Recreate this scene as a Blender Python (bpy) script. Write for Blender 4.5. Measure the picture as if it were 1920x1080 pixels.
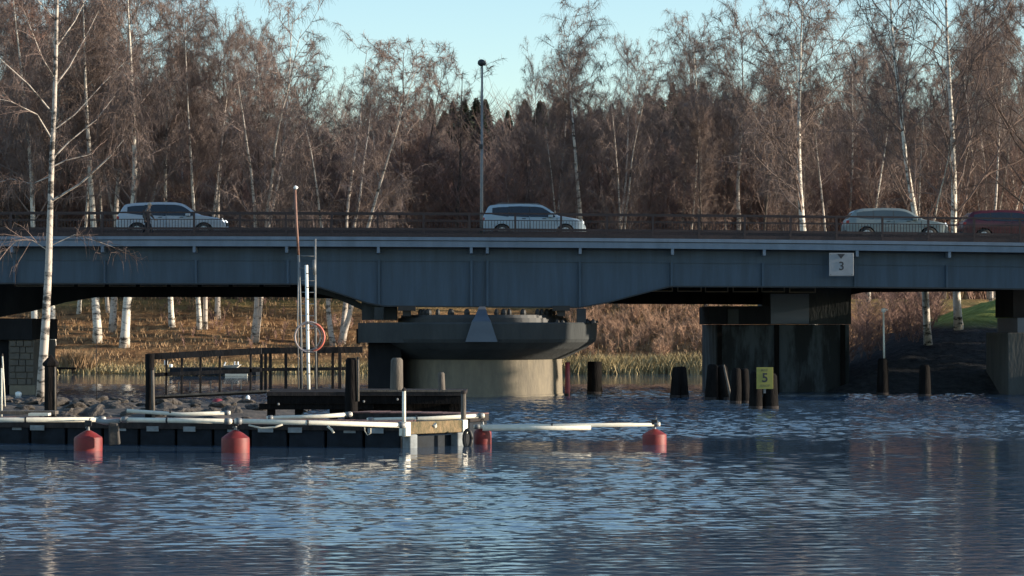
import bpy, bmesh, math, random
import numpy as np
from mathutils import Vector, Matrix, noise
R = math.radians
random.seed(7); rng = np.random.default_rng(7)
for o in list(bpy.data.objects): bpy.data.objects.remove(o)
S = bpy.context.scene
COL = S.collection

# ------------------------------------------------------------------ camera
F = 4516.0; H0 = 3.05; PITCH = math.atan(72/F)
cd = bpy.data.cameras.new('camera'); cam = bpy.data.objects.new('camera', cd); COL.objects.link(cam)
cd.sensor_width = 36; cd.lens = 36*F/1920; cd.clip_start = 1; cd.clip_end = 3000
cam.location = (0, 0, H0); cam.rotation_euler = (R(90)+PITCH, 0, 0)
S.camera = cam
# ------------------------------------------------------------------ world, sun, exposure
SUN_AZ = 92.0      # degrees clockwise from +Y (view direction); 90 = right
SUN_EL = 9.5
w = bpy.data.worlds.new('World'); S.world = w; w.use_nodes = True
nt = w.node_tree; bg = nt.nodes['Background']
sky = nt.nodes.new('ShaderNodeTexSky'); sky.sky_type = 'NISHITA'; sky.sun_disc = False
sky.sun_elevation = R(SUN_EL); sky.sun_rotation = R(SUN_AZ)
sky.air_density = 1.0; sky.dust_density = 0.3; sky.ozone_density = 2.0
nt.links.new(sky.outputs[0], bg.inputs[0]); bg.inputs[1].default_value = 0.15
sl = bpy.data.lights.new('sun', 'SUN'); sl.energy = 5.0; sl.angle = R(0.5); sl.color = (1, .86, .67)
so = bpy.data.objects.new('sun', sl); COL.objects.link(so)
sv = Vector((math.sin(R(SUN_AZ))*math.cos(R(SUN_EL)), math.cos(R(SUN_AZ))*math.cos(R(SUN_EL)), math.sin(R(SUN_EL))))
so.rotation_euler = sv.to_track_quat('Z', 'Y').to_euler(); so.location = (60, 0, 60)
S.view_settings.view_transform = 'Standard'; S.view_settings.look = 'None'
S.view_settings.exposure = 1.0; S.view_settings.gamma = 1
S.render.engine = 'CYCLES'

# ------------------------------------------------------------------ helpers
cp, sp_ = math.cos(PITCH), math.sin(PITCH)
def P(px, py, Y):
    """the point at distance Y seen at photo pixel (px, py)"""
    dx = px-960; dy = F*cp-(540-py)*sp_; dz = F*sp_+(540-py)*cp
    t = Y/dy
    return Vector((dx*t, Y, H0+dz*t))
def X(px, Y): return P(px, 612, Y).x
def Z(py, Y): return P(960, py, Y).z

def tag(o, label=None, cat=None, group=None, kind=None):
    if label: o['label'] = label
    if cat: o['category'] = cat
    if group: o['group'] = group
    if kind: o['kind'] = kind
    return o
def empty(name, loc, label, cat, group=None, rz=0):
    o = bpy.data.objects.new(name, None); COL.objects.link(o); o.location = loc; o.rotation_euler = (0, 0, rz)
    o.empty_display_size = .2
    return tag(o, label, cat, group)

class MB:
    def __init__(s): s.v = []; s.f = []
    def add(s, v, f):
        n = len(s.v); s.v += [tuple(p) for p in v]; s.f += [tuple(i+n for i in q) for q in f]; return s
    def box(s, c, d, rot=None, taper=1.0):
        x, y, z = d[0]/2, d[1]/2, d[2]/2; t = taper
        v = [Vector(p) for p in ((-x,-y,-z),(x,-y,-z),(x,y,-z),(-x,y,-z),(-x*t,-y*t,z),(x*t,-y*t,z),(x*t,y*t,z),(-x*t,y*t,z))]
        if rot is not None: v = [rot @ p for p in v]
        c = Vector(c)
        return s.add([p+c for p in v], [(0,3,2,1),(4,5,6,7),(0,1,5,4),(1,2,6,5),(2,3,7,6),(3,0,4,7)])
    def box2(s, a, b):
        a, b = Vector(a), Vector(b)
        return s.box((a+b)/2, [abs(b[i]-a[i]) for i in range(3)])
    def tube(s, pts, rads, n=8, caps=True):
        pts = [Vector(p) for p in pts]
        if not hasattr(rads, '__len__'): rads = [rads]*len(pts)
        v = []; f = []; up = None
        for i, p in enumerate(pts):
            d = (pts[min(i+1, len(pts)-1)]-pts[max(i-1, 0)]).normalized()
            if up is None:
                up = d.orthogonal().normalized()
            a = (up-d*up.dot(d))
            a = a.normalized() if a.length > 1e-6 else d.orthogonal().normalized()
            up = a; b = d.cross(a)
            for k in range(n):
                t = 2*math.pi*k/n
                v.append(p+(a*math.cos(t)+b*math.sin(t))*rads[i])
        m = len(pts)
        for i in range(m-1):
            for k in range(n):
                k2 = (k+1) % n
                f.append((i*n+k, i*n+k2, (i+1)*n+k2, (i+1)*n+k))
        if caps:
            f.append(tuple(range(n))[::-1]); f.append(tuple((m-1)*n+k for k in range(n)))
        return s.add(v, f)
    def lathe(s, prof, c=(0,0,0), n=32, a0=0):
        v = []; f = []; c = Vector(c)
        for r, z in prof:
            for k in range(n):
                t = 2*math.pi*k/n+a0
                v.append(c+Vector((r*math.cos(t), r*math.sin(t), z)))
        for i in range(len(prof)-1):
            for k in range(n):
                k2 = (k+1) % n
                f.append((i*n+k, i*n+k2, (i+1)*n+k2, (i+1)*n+k))
        f.append(tuple(range(n))[::-1]); f.append(tuple((len(prof)-1)*n+k for k in range(n)))
        return s.add(v, f)
    def prism(s, poly, y0, y1):
        """polygon in XZ extruded along Y"""
        n = len(poly)
        v = [(x, y0, z) for x, z in poly]+[(x, y1, z) for x, z in poly]
        f = [tuple(range(n)), tuple(range(n, 2*n))[::-1]]
        for i in range(n):
            j = (i+1) % n; f.append((i, i+n, j+n, j))
        return s.add(v, f)
    def build(s, name, m, parent=None, smooth=False, bevel=0, label=None):
        me = bpy.data.meshes.new(name); me.from_pydata(s.v, [], s.f)
        me.materials.append(m)
        bm = bmesh.new(); bm.from_mesh(me); bmesh.ops.recalc_face_normals(bm, faces=bm.faces)
        bm.to_mesh(me); bm.free()
        if smooth:
            me.polygons.foreach_set('use_smooth', [True]*len(me.polygons))
        me.update()
        o = bpy.data.objects.new(name, me); COL.objects.link(o)
        if parent is not None:
            o.parent = parent
            o.matrix_parent_inverse = Matrix.Translation(-Vector(parent.location)) if parent.rotation_euler.z == 0 else Matrix.Identity(4)
        if bevel:
            b = o.modifiers.new('bevel', 'BEVEL'); b.width = bevel; b.segments = 2; b.limit_method = 'ANGLE'
        if label: o['label'] = label
        return o

def mat(name, col, rough=.6, metal=0, var=.25, scale=3, col2=None, bump=0, bscale=20, stretch=(1,1,1), spec=.5, emit=None, thr=None):
    m = bpy.data.materials.new(name); m.use_nodes = True; t = m.node_tree; b = t.nodes['Principled BSDF']
    b.inputs['Roughness'].default_value = rough; b.inputs['Metallic'].default_value = metal
    b.inputs['Specular IOR Level'].default_value = spec
    tc = t.nodes.new('ShaderNodeTexCoord'); mp = t.nodes.new('ShaderNodeMapping'); mp.inputs['Scale'].default_value = stretch
    t.links.new(tc.outputs['Object'], mp.inputs[0])
    n = t.nodes.new('ShaderNodeTexNoise'); n.inputs['Scale'].default_value = scale; n.inputs['Detail'].default_value = 6; n.inputs['Roughness'].default_value = .65
    t.links.new(mp.outputs[0], n.inputs['Vector'])
    r = t.nodes.new('ShaderNodeValToRGB'); c2 = col2 or tuple(c*(1-var) for c in col); c1 = col if col2 else tuple(min(1, c*(1+var)) for c in col)
    r.color_ramp.elements[0].position = .32 if thr is None else thr[0]; r.color_ramp.elements[1].position = .68 if thr is None else thr[1]
    r.color_ramp.elements[0].color = (*c2, 1); r.color_ramp.elements[1].color = (*c1, 1)
    t.links.new(n.outputs['Fac'], r.inputs[0]); t.links.new(r.outputs[0], b.inputs['Base Color'])
    if bump:
        n2 = t.nodes.new('ShaderNodeTexNoise'); n2.inputs['Scale'].default_value = bscale; n2.inputs['Detail'].default_value = 5
        t.links.new(mp.outputs[0], n2.inputs['Vector'])
        bp = t.nodes.new('ShaderNodeBump'); bp.inputs['Strength'].default_value = bump; bp.inputs['Distance'].default_value = .05
        t.links.new(n2.outputs['Fac'], bp.inputs['Height']); t.links.new(bp.outputs[0], b.inputs['Normal'])
    if emit:
        b.inputs['Emission Color'].default_value = (*emit[0], 1); b.inputs['Emission Strength'].default_value = emit[1]
    return m

M = {}
M['steel'] = mat('bridge_blue_paint', (.041,.078,.128), .5, col2=(.022,.045,.073), scale=1.0, bump=.05, bscale=4, stretch=(2.2,1,.22))
M['steel_light'] = mat('bridge_fascia_paint', (.15,.20,.27), .5, col2=(.10,.138,.19), scale=1.0, stretch=(1.5,1,.6))
M['steel_dark'] = mat('dark_steel', (.018,.022,.028), .6)
M['rust_rail'] = mat('brown_rail_paint', (.036,.02,.02), .6, var=.35, scale=8)
M['asphalt'] = mat('asphalt', (.05,.05,.05), .9, var=.2, scale=5, bump=.3, bscale=60)
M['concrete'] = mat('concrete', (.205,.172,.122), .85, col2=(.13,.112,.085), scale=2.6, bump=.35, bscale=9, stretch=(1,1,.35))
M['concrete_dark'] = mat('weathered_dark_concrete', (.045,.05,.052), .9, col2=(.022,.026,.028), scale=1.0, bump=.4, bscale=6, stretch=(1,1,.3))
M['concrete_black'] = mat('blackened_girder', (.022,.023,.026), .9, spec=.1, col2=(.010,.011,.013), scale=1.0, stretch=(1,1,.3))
M['pier_grey'] = mat('grey_pier_concrete', (.095,.095,.088), .9, col2=(.055,.056,.054), scale=1.5, bump=.35, bscale=8, stretch=(1,1,.35))
M['stain'] = mat('streaked_concrete', (.06,.072,.08), .9, col2=(.012,.014,.015), scale=.9, bump=.5, bscale=5, stretch=(1.3,1,.3), thr=(.47,.60))
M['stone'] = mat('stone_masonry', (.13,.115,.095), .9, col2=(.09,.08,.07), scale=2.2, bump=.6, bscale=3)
M['wood_black'] = mat('tarred_timber', (.009,.008,.008), .8, spec=.06, var=.5, scale=6, bump=.5, bscale=25, stretch=(1,1,.2))
M['wood_dark'] = mat('dark_weathered_timber', (.032,.027,.026), .8, spec=.12, var=.45, scale=5, bump=.4, bscale=25, stretch=(1,1,.3))
M['wood_grey'] = mat('grey_weathered_timber', (.095,.08,.066), .85, var=.4, scale=6, bump=.4, bscale=30, stretch=(1,1,.25))
M['wood_moss'] = mat('mossy_timber', (.24,.16,.085), .9, col2=(.06,.058,.028), scale=7, bump=.5, bscale=30, stretch=(1,1,.5))
M['wood_red'] = mat('reddish_planks', (.10,.045,.04), .8, var=.35, scale=6, bump=.3)
M['galv'] = mat('galvanised_pipe', (.62,.59,.50), .4, metal=0, var=.10, scale=9)
M['galv_dull'] = mat('dull_galvanised_steel', (.15,.155,.16), .55, metal=.2, var=.2, scale=9)
M['white'] = mat('white_paint', (.80,.79,.76), .5, var=.07, scale=10)
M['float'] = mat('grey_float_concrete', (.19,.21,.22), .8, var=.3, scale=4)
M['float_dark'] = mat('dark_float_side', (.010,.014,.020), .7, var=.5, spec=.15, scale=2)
M['buoy'] = mat('red_buoy_plastic', (.20,.013,.012), .6, col2=(.11,.010,.010), scale=4)
M['red_dark'] = mat('faded_dark_red', (.16,.02,.03), .6)
M['rust_pole'] = mat('rusty_pole', (.20,.105,.08), .7, var=.35, scale=6)
M['black'] = mat('black_rubber', (.012,.012,.013), .6)
M['rope'] = mat('rope', (.5,.46,.38), .9)
M['yellow'] = mat('sign_yellow', (.27,.25,.055), .5, var=.08)
M['signwhite'] = mat('sign_white', (.26,.28,.31), .5, col2=(.20,.22,.25), scale=3)
M['ink'] = mat('sign_black', (.02,.022,.03), .5)
M['ink_pale'] = mat('faded_sign_print', (.17,.155,.06), .6)
M['panel'] = mat('pale_blue_sheet', (.09,.115,.15), .6, col2=(.07,.09,.12), scale=1.2, stretch=(.4,1,2))
M['ring'] = mat('orange_hose', (.5,.13,.09), .5)
M['ring2'] = mat('pale_hose', (.34,.28,.27), .5)
M['glass'] = mat('dark_car_glass', (.012,.015,.02), .08, var=.1, spec=.8)
M['glass_grey'] = mat('grey_car_glass', (.05,.07,.08), .1, var=.1, spec=.8)
M['tyre'] = mat('tyre_rubber', (.015,.015,.015), .8)
M['rim'] = mat('alloy_rim', (.35,.36,.37), .35, metal=.7)
M['rock'] = mat('shore_rock', (.085,.072,.062), .9, col2=(.028,.024,.022), scale=1.6, bump=.8, bscale=6)
M['scrub'] = mat('scrub_twigs', (.33,.20,.13), .9, var=.35, scale=.4)
M['conifer'] = mat('conifer_needles', (.038,.05,.026), .8, var=.35, scale=.6)
M['conifer_bark'] = mat('conifer_bark', (.09,.06,.045), .9)

def bark_mat(name, white, dark):
    m = bpy.data.materials.new(name); m.use_nodes = True; t = m.node_tree; b = t.nodes['Principled BSDF']; b.inputs['Roughness'].default_value = .8
    tc = t.nodes.new('ShaderNodeTexCoord'); mp = t.nodes.new('ShaderNodeMapping'); mp.inputs['Scale'].default_value = (1.2,1.2,2.6)
    t.links.new(tc.outputs['Object'], mp.inputs[0])
    n = t.nodes.new('ShaderNodeTexNoise'); n.inputs['Scale'].default_value = 1.1; n.inputs['Detail'].default_value = 7; n.inputs['Roughness'].default_value = .75
    t.links.new(mp.outputs[0], n.inputs[0])
    r = t.nodes.new('ShaderNodeValToRGB'); r.color_ramp.elements[0].position = .40; r.color_ramp.elements[0].color = (*dark, 1)
    r.color_ramp.elements[1].position = .50; r.color_ramp.elements[1].color = (*white, 1)
    t.links.new(n.outputs['Fac'], r.inputs[0]); t.links.new(r.outputs[0], b.inputs['Base Color'])
    return m
M['birch'] = bark_mat('birch_bark', (.62,.57,.50), (.04,.034,.03))
M['birch_far'] = bark_mat('birch_bark_greyer', (.46,.40,.35), (.04,.034,.03))
M['darkbark'] = bark_mat('dark_bark', (.085,.065,.052), (.04,.032,.028))
M['twig'] = mat('birch_twigs', (.175,.13,.115), .85, var=.3, scale=.4)
M['twig_red'] = mat('reddish_twigs', (.215,.125,.098), .85, var=.35, scale=.3)
M['twig_dark'] = mat('dark_twigs', (.145,.100,.086), .85, var=.3, scale=.4)
M['drygrass'] = mat('dry_grass', (.38,.245,.13), .9, col2=(.18,.115,.065), scale=.5)
M['reed'] = mat('yellow_green_reed', (.46,.36,.19), .9, col2=(.24,.19,.09), scale=.6)

# ------------------------------------------------------------------ terrain
def smooth(a, b, t):
    t = max(0, min(1, (t-a)/(b-a))); return t*t*(3-2*t)
def land_dist(x, y):
    wob = 1.1*noise.noise(Vector((x*.11, y*.11, 3.1)))+.5*noise.noise(Vector((x*.4, y*.4, 8)))
    far = y-154.5
    right = min(y-109.5, (x-14.2)*1.3, (143.5-y)*.95)
    grove = min(x-29, y-50)
    return far+wob, right+wob*.6, grove+wob
def ground_z(x, y):
    a, b, c = land_dist(x, y)
    def prof(d, s, top):
        if d < 0: return max(-2.5, d*.35)
        return top*(1-math.exp(-d*s/top)) if False else min(top, d*s) - .35*smooth(top/s-4, top/s, d)*0
    z = max(prof(a, .255, 5.0), prof(b, .30, 4.9), min(prof(c, .35, 3.6), 3.6))
    if z > 0:
        z += .22*noise.noise(Vector((x*.25, y*.25, 0)))*min(1, z)+.10*noise.noise(Vector((x*.9, y*.9, 5)))*min(1, z)
    if y > 215: z += 17*smooth(215, 345, y)+4*smooth(345, 600, y)+2.0*noise.noise(Vector((x*.02, y*.02, 9)))*smooth(215, 300, y)
    return z
xs = sorted(set([-900,-600,-400,-280,-200,-150,-120,-100,-85,-70]+[i*1.0-60 for i in range(0, 121)]+[65,70,80,100,120,150,200,280,400,600,900]))
ys = sorted(set([-200,-100,-40,0,20,30,40,46]+[48+i*2.0 for i in range(0, 30)]+[106+i*.8 for i in range(0, 100)]+[186+i*3 for i in range(0,24)]+[260,270,285,300,320,345,380,420,480,560,700,900,1300,2000]))
v = []; f = []
for y in ys:
    for x in xs: v.append((x, y, ground_z(x, y)))
nx = len(xs)
for j in range(len(ys)-1):
    for i in range(nx-1):
        a = j*nx+i; f.append((a, a+1, a+nx+1, a+nx))
def ground_mat():
    m = bpy.data.materials.new('bank_ground'); m.use_nodes = True; t = m.node_tree; b = t.nodes['Principled BSDF']; b.inputs['Roughness'].default_value = .95
    b.inputs['Specular IOR Level'].default_value = .1
    tc = t.nodes.new('ShaderNodeTexCoord')
    def nz(scale, detail=6, rough=.6, st=(1,1,1)):
        mp = t.nodes.new('ShaderNodeMapping'); mp.inputs['Scale'].default_value = st
        t.links.new(tc.outputs['Object'], mp.inputs[0])
        n = t.nodes.new('ShaderNodeTexNoise'); n.inputs['Scale'].default_value = scale; n.inputs['Detail'].default_value = detail; n.inputs['Roughness'].default_value = rough
        t.links.new(mp.outputs[0], n.inputs[0]); return n.outputs['Fac']
    def ramp(src, stops):
        r = t.nodes.new('ShaderNodeValToRGB')
        r.color_ramp.elements[0].position = stops[0][0]; r.color_ramp.elements[0].color = (*stops[0][1], 1)
        r.color_ramp.elements[1].position = stops[-1][0]; r.color_ramp.elements[1].color = (*stops[-1][1], 1)
        for p, c in stops[1:-1]:
            e = r.color_ramp.elements.new(p); e.color = (*c, 1)
        t.links.new(src, r.inputs[0]); return r.outputs[0]
    leaves = ramp(nz(1.1, 8, .75, (1,1,1)), [(.32,(.06,.032,.020)),(.46,(.22,.12,.06)),(.58,(.36,.21,.10)),(.72,(.48,.32,.17))])
    green = ramp(nz(.8, 6, .7), [(.3,(.15,.125,.05)),(.7,(.33,.26,.11))])
    sep = t.nodes.new('ShaderNodeSeparateXYZ'); t.links.new(tc.outputs['Object'], sep.inputs[0])
    # green on the plateau (z about 4.2 and more), in a strip near the water and in patches
    zr = ramp(sep.outputs['Z'], [(0,(0,0,0)),(1,(1,1,1))])
    mr = t.nodes.new('ShaderNodeMapRange'); mr.inputs['From Min'].default_value = 3.9; mr.inputs['From Max'].default_value = 4.7
    t.links.new(sep.outputs['Z'], mr.inputs['Value'])
    mr2 = t.nodes.new('ShaderNodeMapRange'); mr2.inputs['From Min'].default_value = 1.1; mr2.inputs['From Max'].default_value = .3
    t.links.new(sep.outputs['Z'], mr2.inputs['Value'])
    mx = t.nodes.new('ShaderNodeMath'); mx.operation = 'MAXIMUM'; t.links.new(mr.outputs[0], mx.inputs[0]); t.links.new(mr2.outputs[0], mx.inputs[1])
    pn = t.nodes.new('ShaderNodeMapRange'); pn.inputs['From Min'].default_value = .40; pn.inputs['From Max'].default_value = .60
    t.links.new(nz(.25, 4), pn.inputs['Value'])
    ml = t.nodes.new('ShaderNodeMath'); ml.operation = 'MULTIPLY'; t.links.new(mx.outputs[0], ml.inputs[0])
    ad = t.nodes.new('ShaderNodeMath'); ad.operation = 'MULTIPLY_ADD'; t.links.new(pn.outputs[0], ad.inputs[0]); ad.inputs[1].default_value = .6; ad.inputs[2].default_value = .4
    t.links.new(ad.outputs[0], ml.inputs[1])
    mix = t.nodes.new('ShaderNodeMix'); mix.data_type = 'RGBA'
    t.links.new(ml.outputs[0], mix.inputs['Factor']); t.links.new(leaves, mix.inputs[6]); t.links.new(green, mix.inputs[7])
    shade_stones = ramp(nz(2.2, 5, .7), [(.35,(.018,.019,.022)),(.7,(.065,.065,.068))])  # bank stones, coloured near black to stand in for the shade there
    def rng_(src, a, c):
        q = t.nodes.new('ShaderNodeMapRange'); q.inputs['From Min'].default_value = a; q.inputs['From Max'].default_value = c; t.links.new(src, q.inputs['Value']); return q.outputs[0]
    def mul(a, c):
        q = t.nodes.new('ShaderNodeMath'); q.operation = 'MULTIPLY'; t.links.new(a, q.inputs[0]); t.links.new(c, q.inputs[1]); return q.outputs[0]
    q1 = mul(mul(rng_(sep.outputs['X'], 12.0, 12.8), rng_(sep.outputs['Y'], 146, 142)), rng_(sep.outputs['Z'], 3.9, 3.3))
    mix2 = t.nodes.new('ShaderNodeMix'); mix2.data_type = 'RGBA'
    t.links.new(q1, mix2.inputs['Factor']); t.links.new(mix.outputs[2], mix2.inputs[6]); t.links.new(shade_stones, mix2.inputs[7])
    lawn = ramp(nz(1.4, 5, .7), [(.35,(.13,.16,.035)),(.65,(.27,.31,.085))])
    q2 = mul(mul(rng_(sep.outputs['X'], 17.0, 19.0), rng_(sep.outputs['Y'], 150, 148)), rng_(sep.outputs['Z'], 2.9, 3.4))
    mix3 = t.nodes.new('ShaderNodeMix'); mix3.data_type = 'RGBA'
    t.links.new(q2, mix3.inputs['Factor']); t.links.new(mix2.outputs[2], mix3.inputs[6]); t.links.new(lawn, mix3.inputs[7])
    t.links.new(mix3.outputs[2], b.inputs['Base Color'])
    bp = t.nodes.new('ShaderNodeBump'); bp.inputs['Strength'].default_value = 1; bp.inputs['Distance'].default_value = .35
    t.links.new(nz(1.6, 6, .7), bp.inputs['Height']); t.links.new(bp.outputs[0], b.inputs['Normal'])
    return m
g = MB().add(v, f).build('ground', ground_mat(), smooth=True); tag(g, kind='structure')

def ground_at(px, py):
    """march the photo ray of (px,py) to the terrain"""
    Y = 105.0
    while Y < 260:
        p = P(px, py, Y)
        if p.z <= ground_z(p.x, p.y): return Vector((p.x, p.y, ground_z(p.x, p.y)))
        Y += .25
    p = P(px, py, 190); return Vector((p.x, 190, ground_z(p.x, 190)))

# ------------------------------------------------------------------ water
def water_mat():
    m = bpy.data.materials.new('river_water'); m.use_nodes = True; t = m.node_tree; b = t.nodes['Principled BSDF']
    b.inputs['Base Color'].default_value = (.045,.078,.120,1); b.inputs['Roughness'].default_value = .06; b.inputs['IOR'].default_value = 1.6
    b.inputs['Specular IOR Level'].default_value = .5
    tc = t.nodes.new('ShaderNodeTexCoord')
    def nz(scale, st, detail=3, rough=.5, off=0):
        mp = t.nodes.new('ShaderNodeMapping'); mp.inputs['Scale'].default_value = st; mp.inputs['Location'].default_value = (off, off, 0)
        t.links.new(tc.outputs['Object'], mp.inputs[0])
        n = t.nodes.new('ShaderNodeTexNoise'); n.inputs['Scale'].default_value = scale; n.inputs['Detail'].default_value = detail; n.inputs['Roughness'].default_value = rough
        t.links.new(mp.outputs[0], n.inputs[0]); return n.outputs['Fac']
    def math_(op, a, c, d=None):
        n = t.nodes.new('ShaderNodeMath'); n.operation = op
        for i, q in enumerate((a, c, d)):
            if q is None: continue
            if isinstance(q, (int, float)): n.inputs[i].default_value = q
            else: t.links.new(q, n.inputs[i])
        return n.outputs[0]
    def nzc(st, detail, rough, off):
        mp = t.nodes.new('ShaderNodeMapping'); mp.inputs['Scale'].default_value = st; mp.inputs['Location'].default_value = (off, off*1.7, 0)
        t.links.new(tc.outputs['Object'], mp.inputs[0])
        n = t.nodes.new('ShaderNodeTexNoise'); n.inputs['Scale'].default_value = 1; n.inputs['Detail'].default_value = detail; n.inputs['Roughness'].default_value = rough
        t.links.new(mp.outputs[0], n.inputs[0])
        v = t.nodes.new('ShaderNodeVectorMath'); v.operation = 'SUBTRACT'; v.inputs[1].default_value = (.5, .5, .5); t.links.new(n.outputs['Color'], v.inputs[0]); return v.outputs[0]
    def vm(op, a, b_):
        v = t.nodes.new('ShaderNodeVectorMath'); v.operation = op
        for i_, q in enumerate((a, b_)):
            if isinstance(q, tuple): v.inputs[i_].default_value = q
            elif op == 'SCALE' and i_ == 1: t.links.new(q, v.inputs['Scale'])
            else: t.links.new(q, v.inputs[i_])
        return v.outputs[0]
    # ripple slopes: broad chop and fine chop, longer across the river than along it
    rip = nzc((1.5, 4.2, 1), 3, .6, 3); fine = nzc((5.0, 12.0, 1), 2, .5, 7)
    # wind patches: broad streaks across the river
    patch = nz(1.0, (.018, .085, 1), 3, .55, 21.3)
    mr = t.nodes.new('ShaderNodeMapRange'); mr.inputs['From Min'].default_value = .42; mr.inputs['From Max'].default_value = .58
    t.links.new(patch, mr.inputs['Value'])
    sep = t.nodes.new('ShaderNodeSeparateXYZ'); t.links.new(tc.outputs['Object'], sep.inputs[0])
    # the open reach beyond the pontoon is ruffled by wind
    yy = math_('ADD', sep.outputs['Y'], math_('MULTIPLY', math_('SUBTRACT', nz(1, (.05, .02, 1), 4, .6, 5), .5), 22.0))
    def band(src, a0, a1, b0, b1):
        w1 = t.nodes.new('ShaderNodeMapRange'); w1.inputs['From Min'].default_value = a0; w1.inputs['From Max'].default_value = a1; t.links.new(src, w1.inputs['Value'])
        w2 = t.nodes.new('ShaderNodeMapRange'); w2.inputs['From Min'].default_value = b1; w2.inputs['From Max'].default_value = b0; t.links.new(src, w2.inputs['Value'])
        return math_('MULTIPLY', w1.outputs[0], w2.outputs[0])
    b1_ = band(yy, 59, 68, 112, 130)
    b2_ = math_('MULTIPLY', band(yy, 33, 39, 48, 54), band(sep.outputs['X'], -60, -50, 3.5, 8.5))
    k = math_('MULTIPLY_ADD', mr.outputs[0], .2, .28)
    k = math_('ADD', k, math_('MULTIPLY', b1_, 1.35))
    k = math_('ADD', k, math_('MULTIPLY', b2_, .75))
    geo = t.nodes.new('ShaderNodeNewGeometry')
    sl_ = vm('SCALE', vm('MULTIPLY', fine, (.16, .20, 0)), k)
    nv = vm('NORMALIZE', vm('ADD', sl_, geo.outputs['Normal']), (0, 0, 0))
    t.links.new(nv, b.inputs['Normal'])
    return m
def wave_sheet():
    """one sheet of river with real chop where the photograph looks"""
    r = np.random.default_rng(12)
    ysl = [-150, -60, 0, 15]; y = 21.0
    while y < 128: ysl.append(y); y += .025+.0009*y
    ysl += [131, 135, 140, 147, 155, 165, 200]
    xsl = [-700, -300, -120, -60]+list(np.arange(-27, 27.01, .14))+[60, 120, 300, 700]
    XX, YY = np.meshgrid(np.array(xsl), np.array(ysl, dtype=float))
    h = np.zeros_like(XX)
    def vn(fx, fy, sd):      # smooth value noise
        q = np.random.default_rng(sd); g_ = q.uniform(0, 1, (64, 64)); a = XX*fx+31.3; b = YY*fy+17.7
        ia = np.floor(a).astype(int); ib = np.floor(b).astype(int); ua = a-ia; ub = b-ib; ua = ua*ua*(3-2*ua); ub = ub*ub*(3-2*ub)
        G = lambda p, q_: g_[p % 64, q_ % 64]
        return (G(ia, ib)*(1-ua)+G(ia+1, ib)*ua)*(1-ub)+(G(ia, ib+1)*(1-ua)+G(ia+1, ib+1)*ua)*ub
    nz = .6*vn(.05, .09, 1)+.3*vn(.16, .25, 2)+.1*vn(.5, .8, 3)
    Yw = YY+(nz-.5)*20
    st = lambda a, b, v: np.clip((v-a)/(b-a), 0, 1)
    far = st(57, 66, Yw)*(1-st(112, 126, YY)); mid = st(34, 39, Yw)*(1-st(48, 54, Yw))*(1-st(4, 8.5, XX+(nz-.5)*8))
    k = .15+.16*st(.45, .65, nz)+1.0*far+.50*mid
    for n in range(90):
        lam = .18*(.65/.18)**r.uniform(0, 1); kk = 2*math.pi/lam; a = r.normal(math.pi/2, .50)
        kx, ky = kk*math.cos(a), kk*math.sin(a); ph = r.uniform(0, 6.28)
        # each train comes and goes
        env = .6+.8*vn(.13+.1*r.random(), .2+.2*r.random(), 100+n)
        h += .0205/kk*np.sin(kx*XX+ky*YY+ph)*env*np.clip((lam/2.1-(.025+.0009*YY))/.05, 0, 1)*(1+.5*st(60, 100, YY))
    inside = (np.abs(XX) < 27.1)*(YY > 20)*(YY < 129)
    h = h*k*inside
    V = np.stack([XX, YY, h], -1).reshape(-1, 3); ny, nx_ = XX.shape
    ii = (np.arange(ny-1)[:, None]*nx_+np.arange(nx_-1)[None, :]).reshape(-1)
    Q = np.stack([ii, ii+1, ii+nx_+1, ii+nx_], 1)
    me = bpy.data.meshes.new('water'); nq = len(Q)
    me.vertices.add(len(V)); me.vertices.foreach_set('co', V.astype(np.float32).ravel())
    me.loops.add(nq*4); me.loops.foreach_set('vertex_index', Q.astype(np.int32).ravel())
    me.polygons.add(nq); me.polygons.foreach_set('loop_start', np.arange(0, nq*4, 4, dtype=np.int32)); me.polygons.foreach_set('use_smooth', [True]*nq)
    me.update(calc_edges=True); me.materials.append(water_mat())
    o = bpy.data.objects.new('water', me); COL.objects.link(o); o['kind'] = 'structure'
    return o
wave_sheet()

# ------------------------------------------------------------------ bridge
YB = 105.0            # plane of the near web
def camber(px): return -5.4e-6*(px-200)**2/43*(.75)
def zb(py, px, Y=YB): return Z(py, Y)+camber(px)
BX = list(range(-220, 2051, 70))                 # photo columns spanned by the bridge
bridge = empty('road_bridge', (0, YB, 5), 'blue grey steel girder road bridge spanning the river over a round pivot pier', 'bridge')
YF = 104.2
def strip(py0, py1, y0, y1, xr=BX, Yr=YF):
    """long member following the camber, between photo rows py0 (top) and py1 (bottom)"""
    m = MB(); v = []; f = []
    for px in xr:
        x = X(px, Yr); a = zb(py0, px, Yr); b_ = zb(py1, px, Yr)
        v += [(x, y0, a), (x, y0, b_), (x, y1, b_), (x, y1, a)]
    n = len(xr)
    for i in range(n-1):
        for k in range(4):
            k2 = (k+1) % 4; f.append((i*4+k, i*4+k2, (i+1)*4+k2, (i+1)*4+k))
    f += [(0,1,2,3), ((n-1)*4+3, (n-1)*4+2, (n-1)*4+1, (n-1)*4)]
    return m.add(v, f)
m = strip(443.0, 449.2, YF-.06, YF+.25); m.build('edge_rail_beam', M['steel_light'], bridge)
m = strip(450.6, 461.5, YF, YF+.12); m.build('fascia', M['steel_light'], bridge)
strip(449.2, 450.6, YF+.03, YF+.24).build('fascia_gap', M['steel_dark'], bridge)
strip(446.0, 460.0, YF+.25, YB+11.5).build('deck', M['asphalt'], bridge)
strip(444.5, 446.0, YB+1.9, YB+2.1).build('kerb', M['concrete'], bridge)
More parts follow.
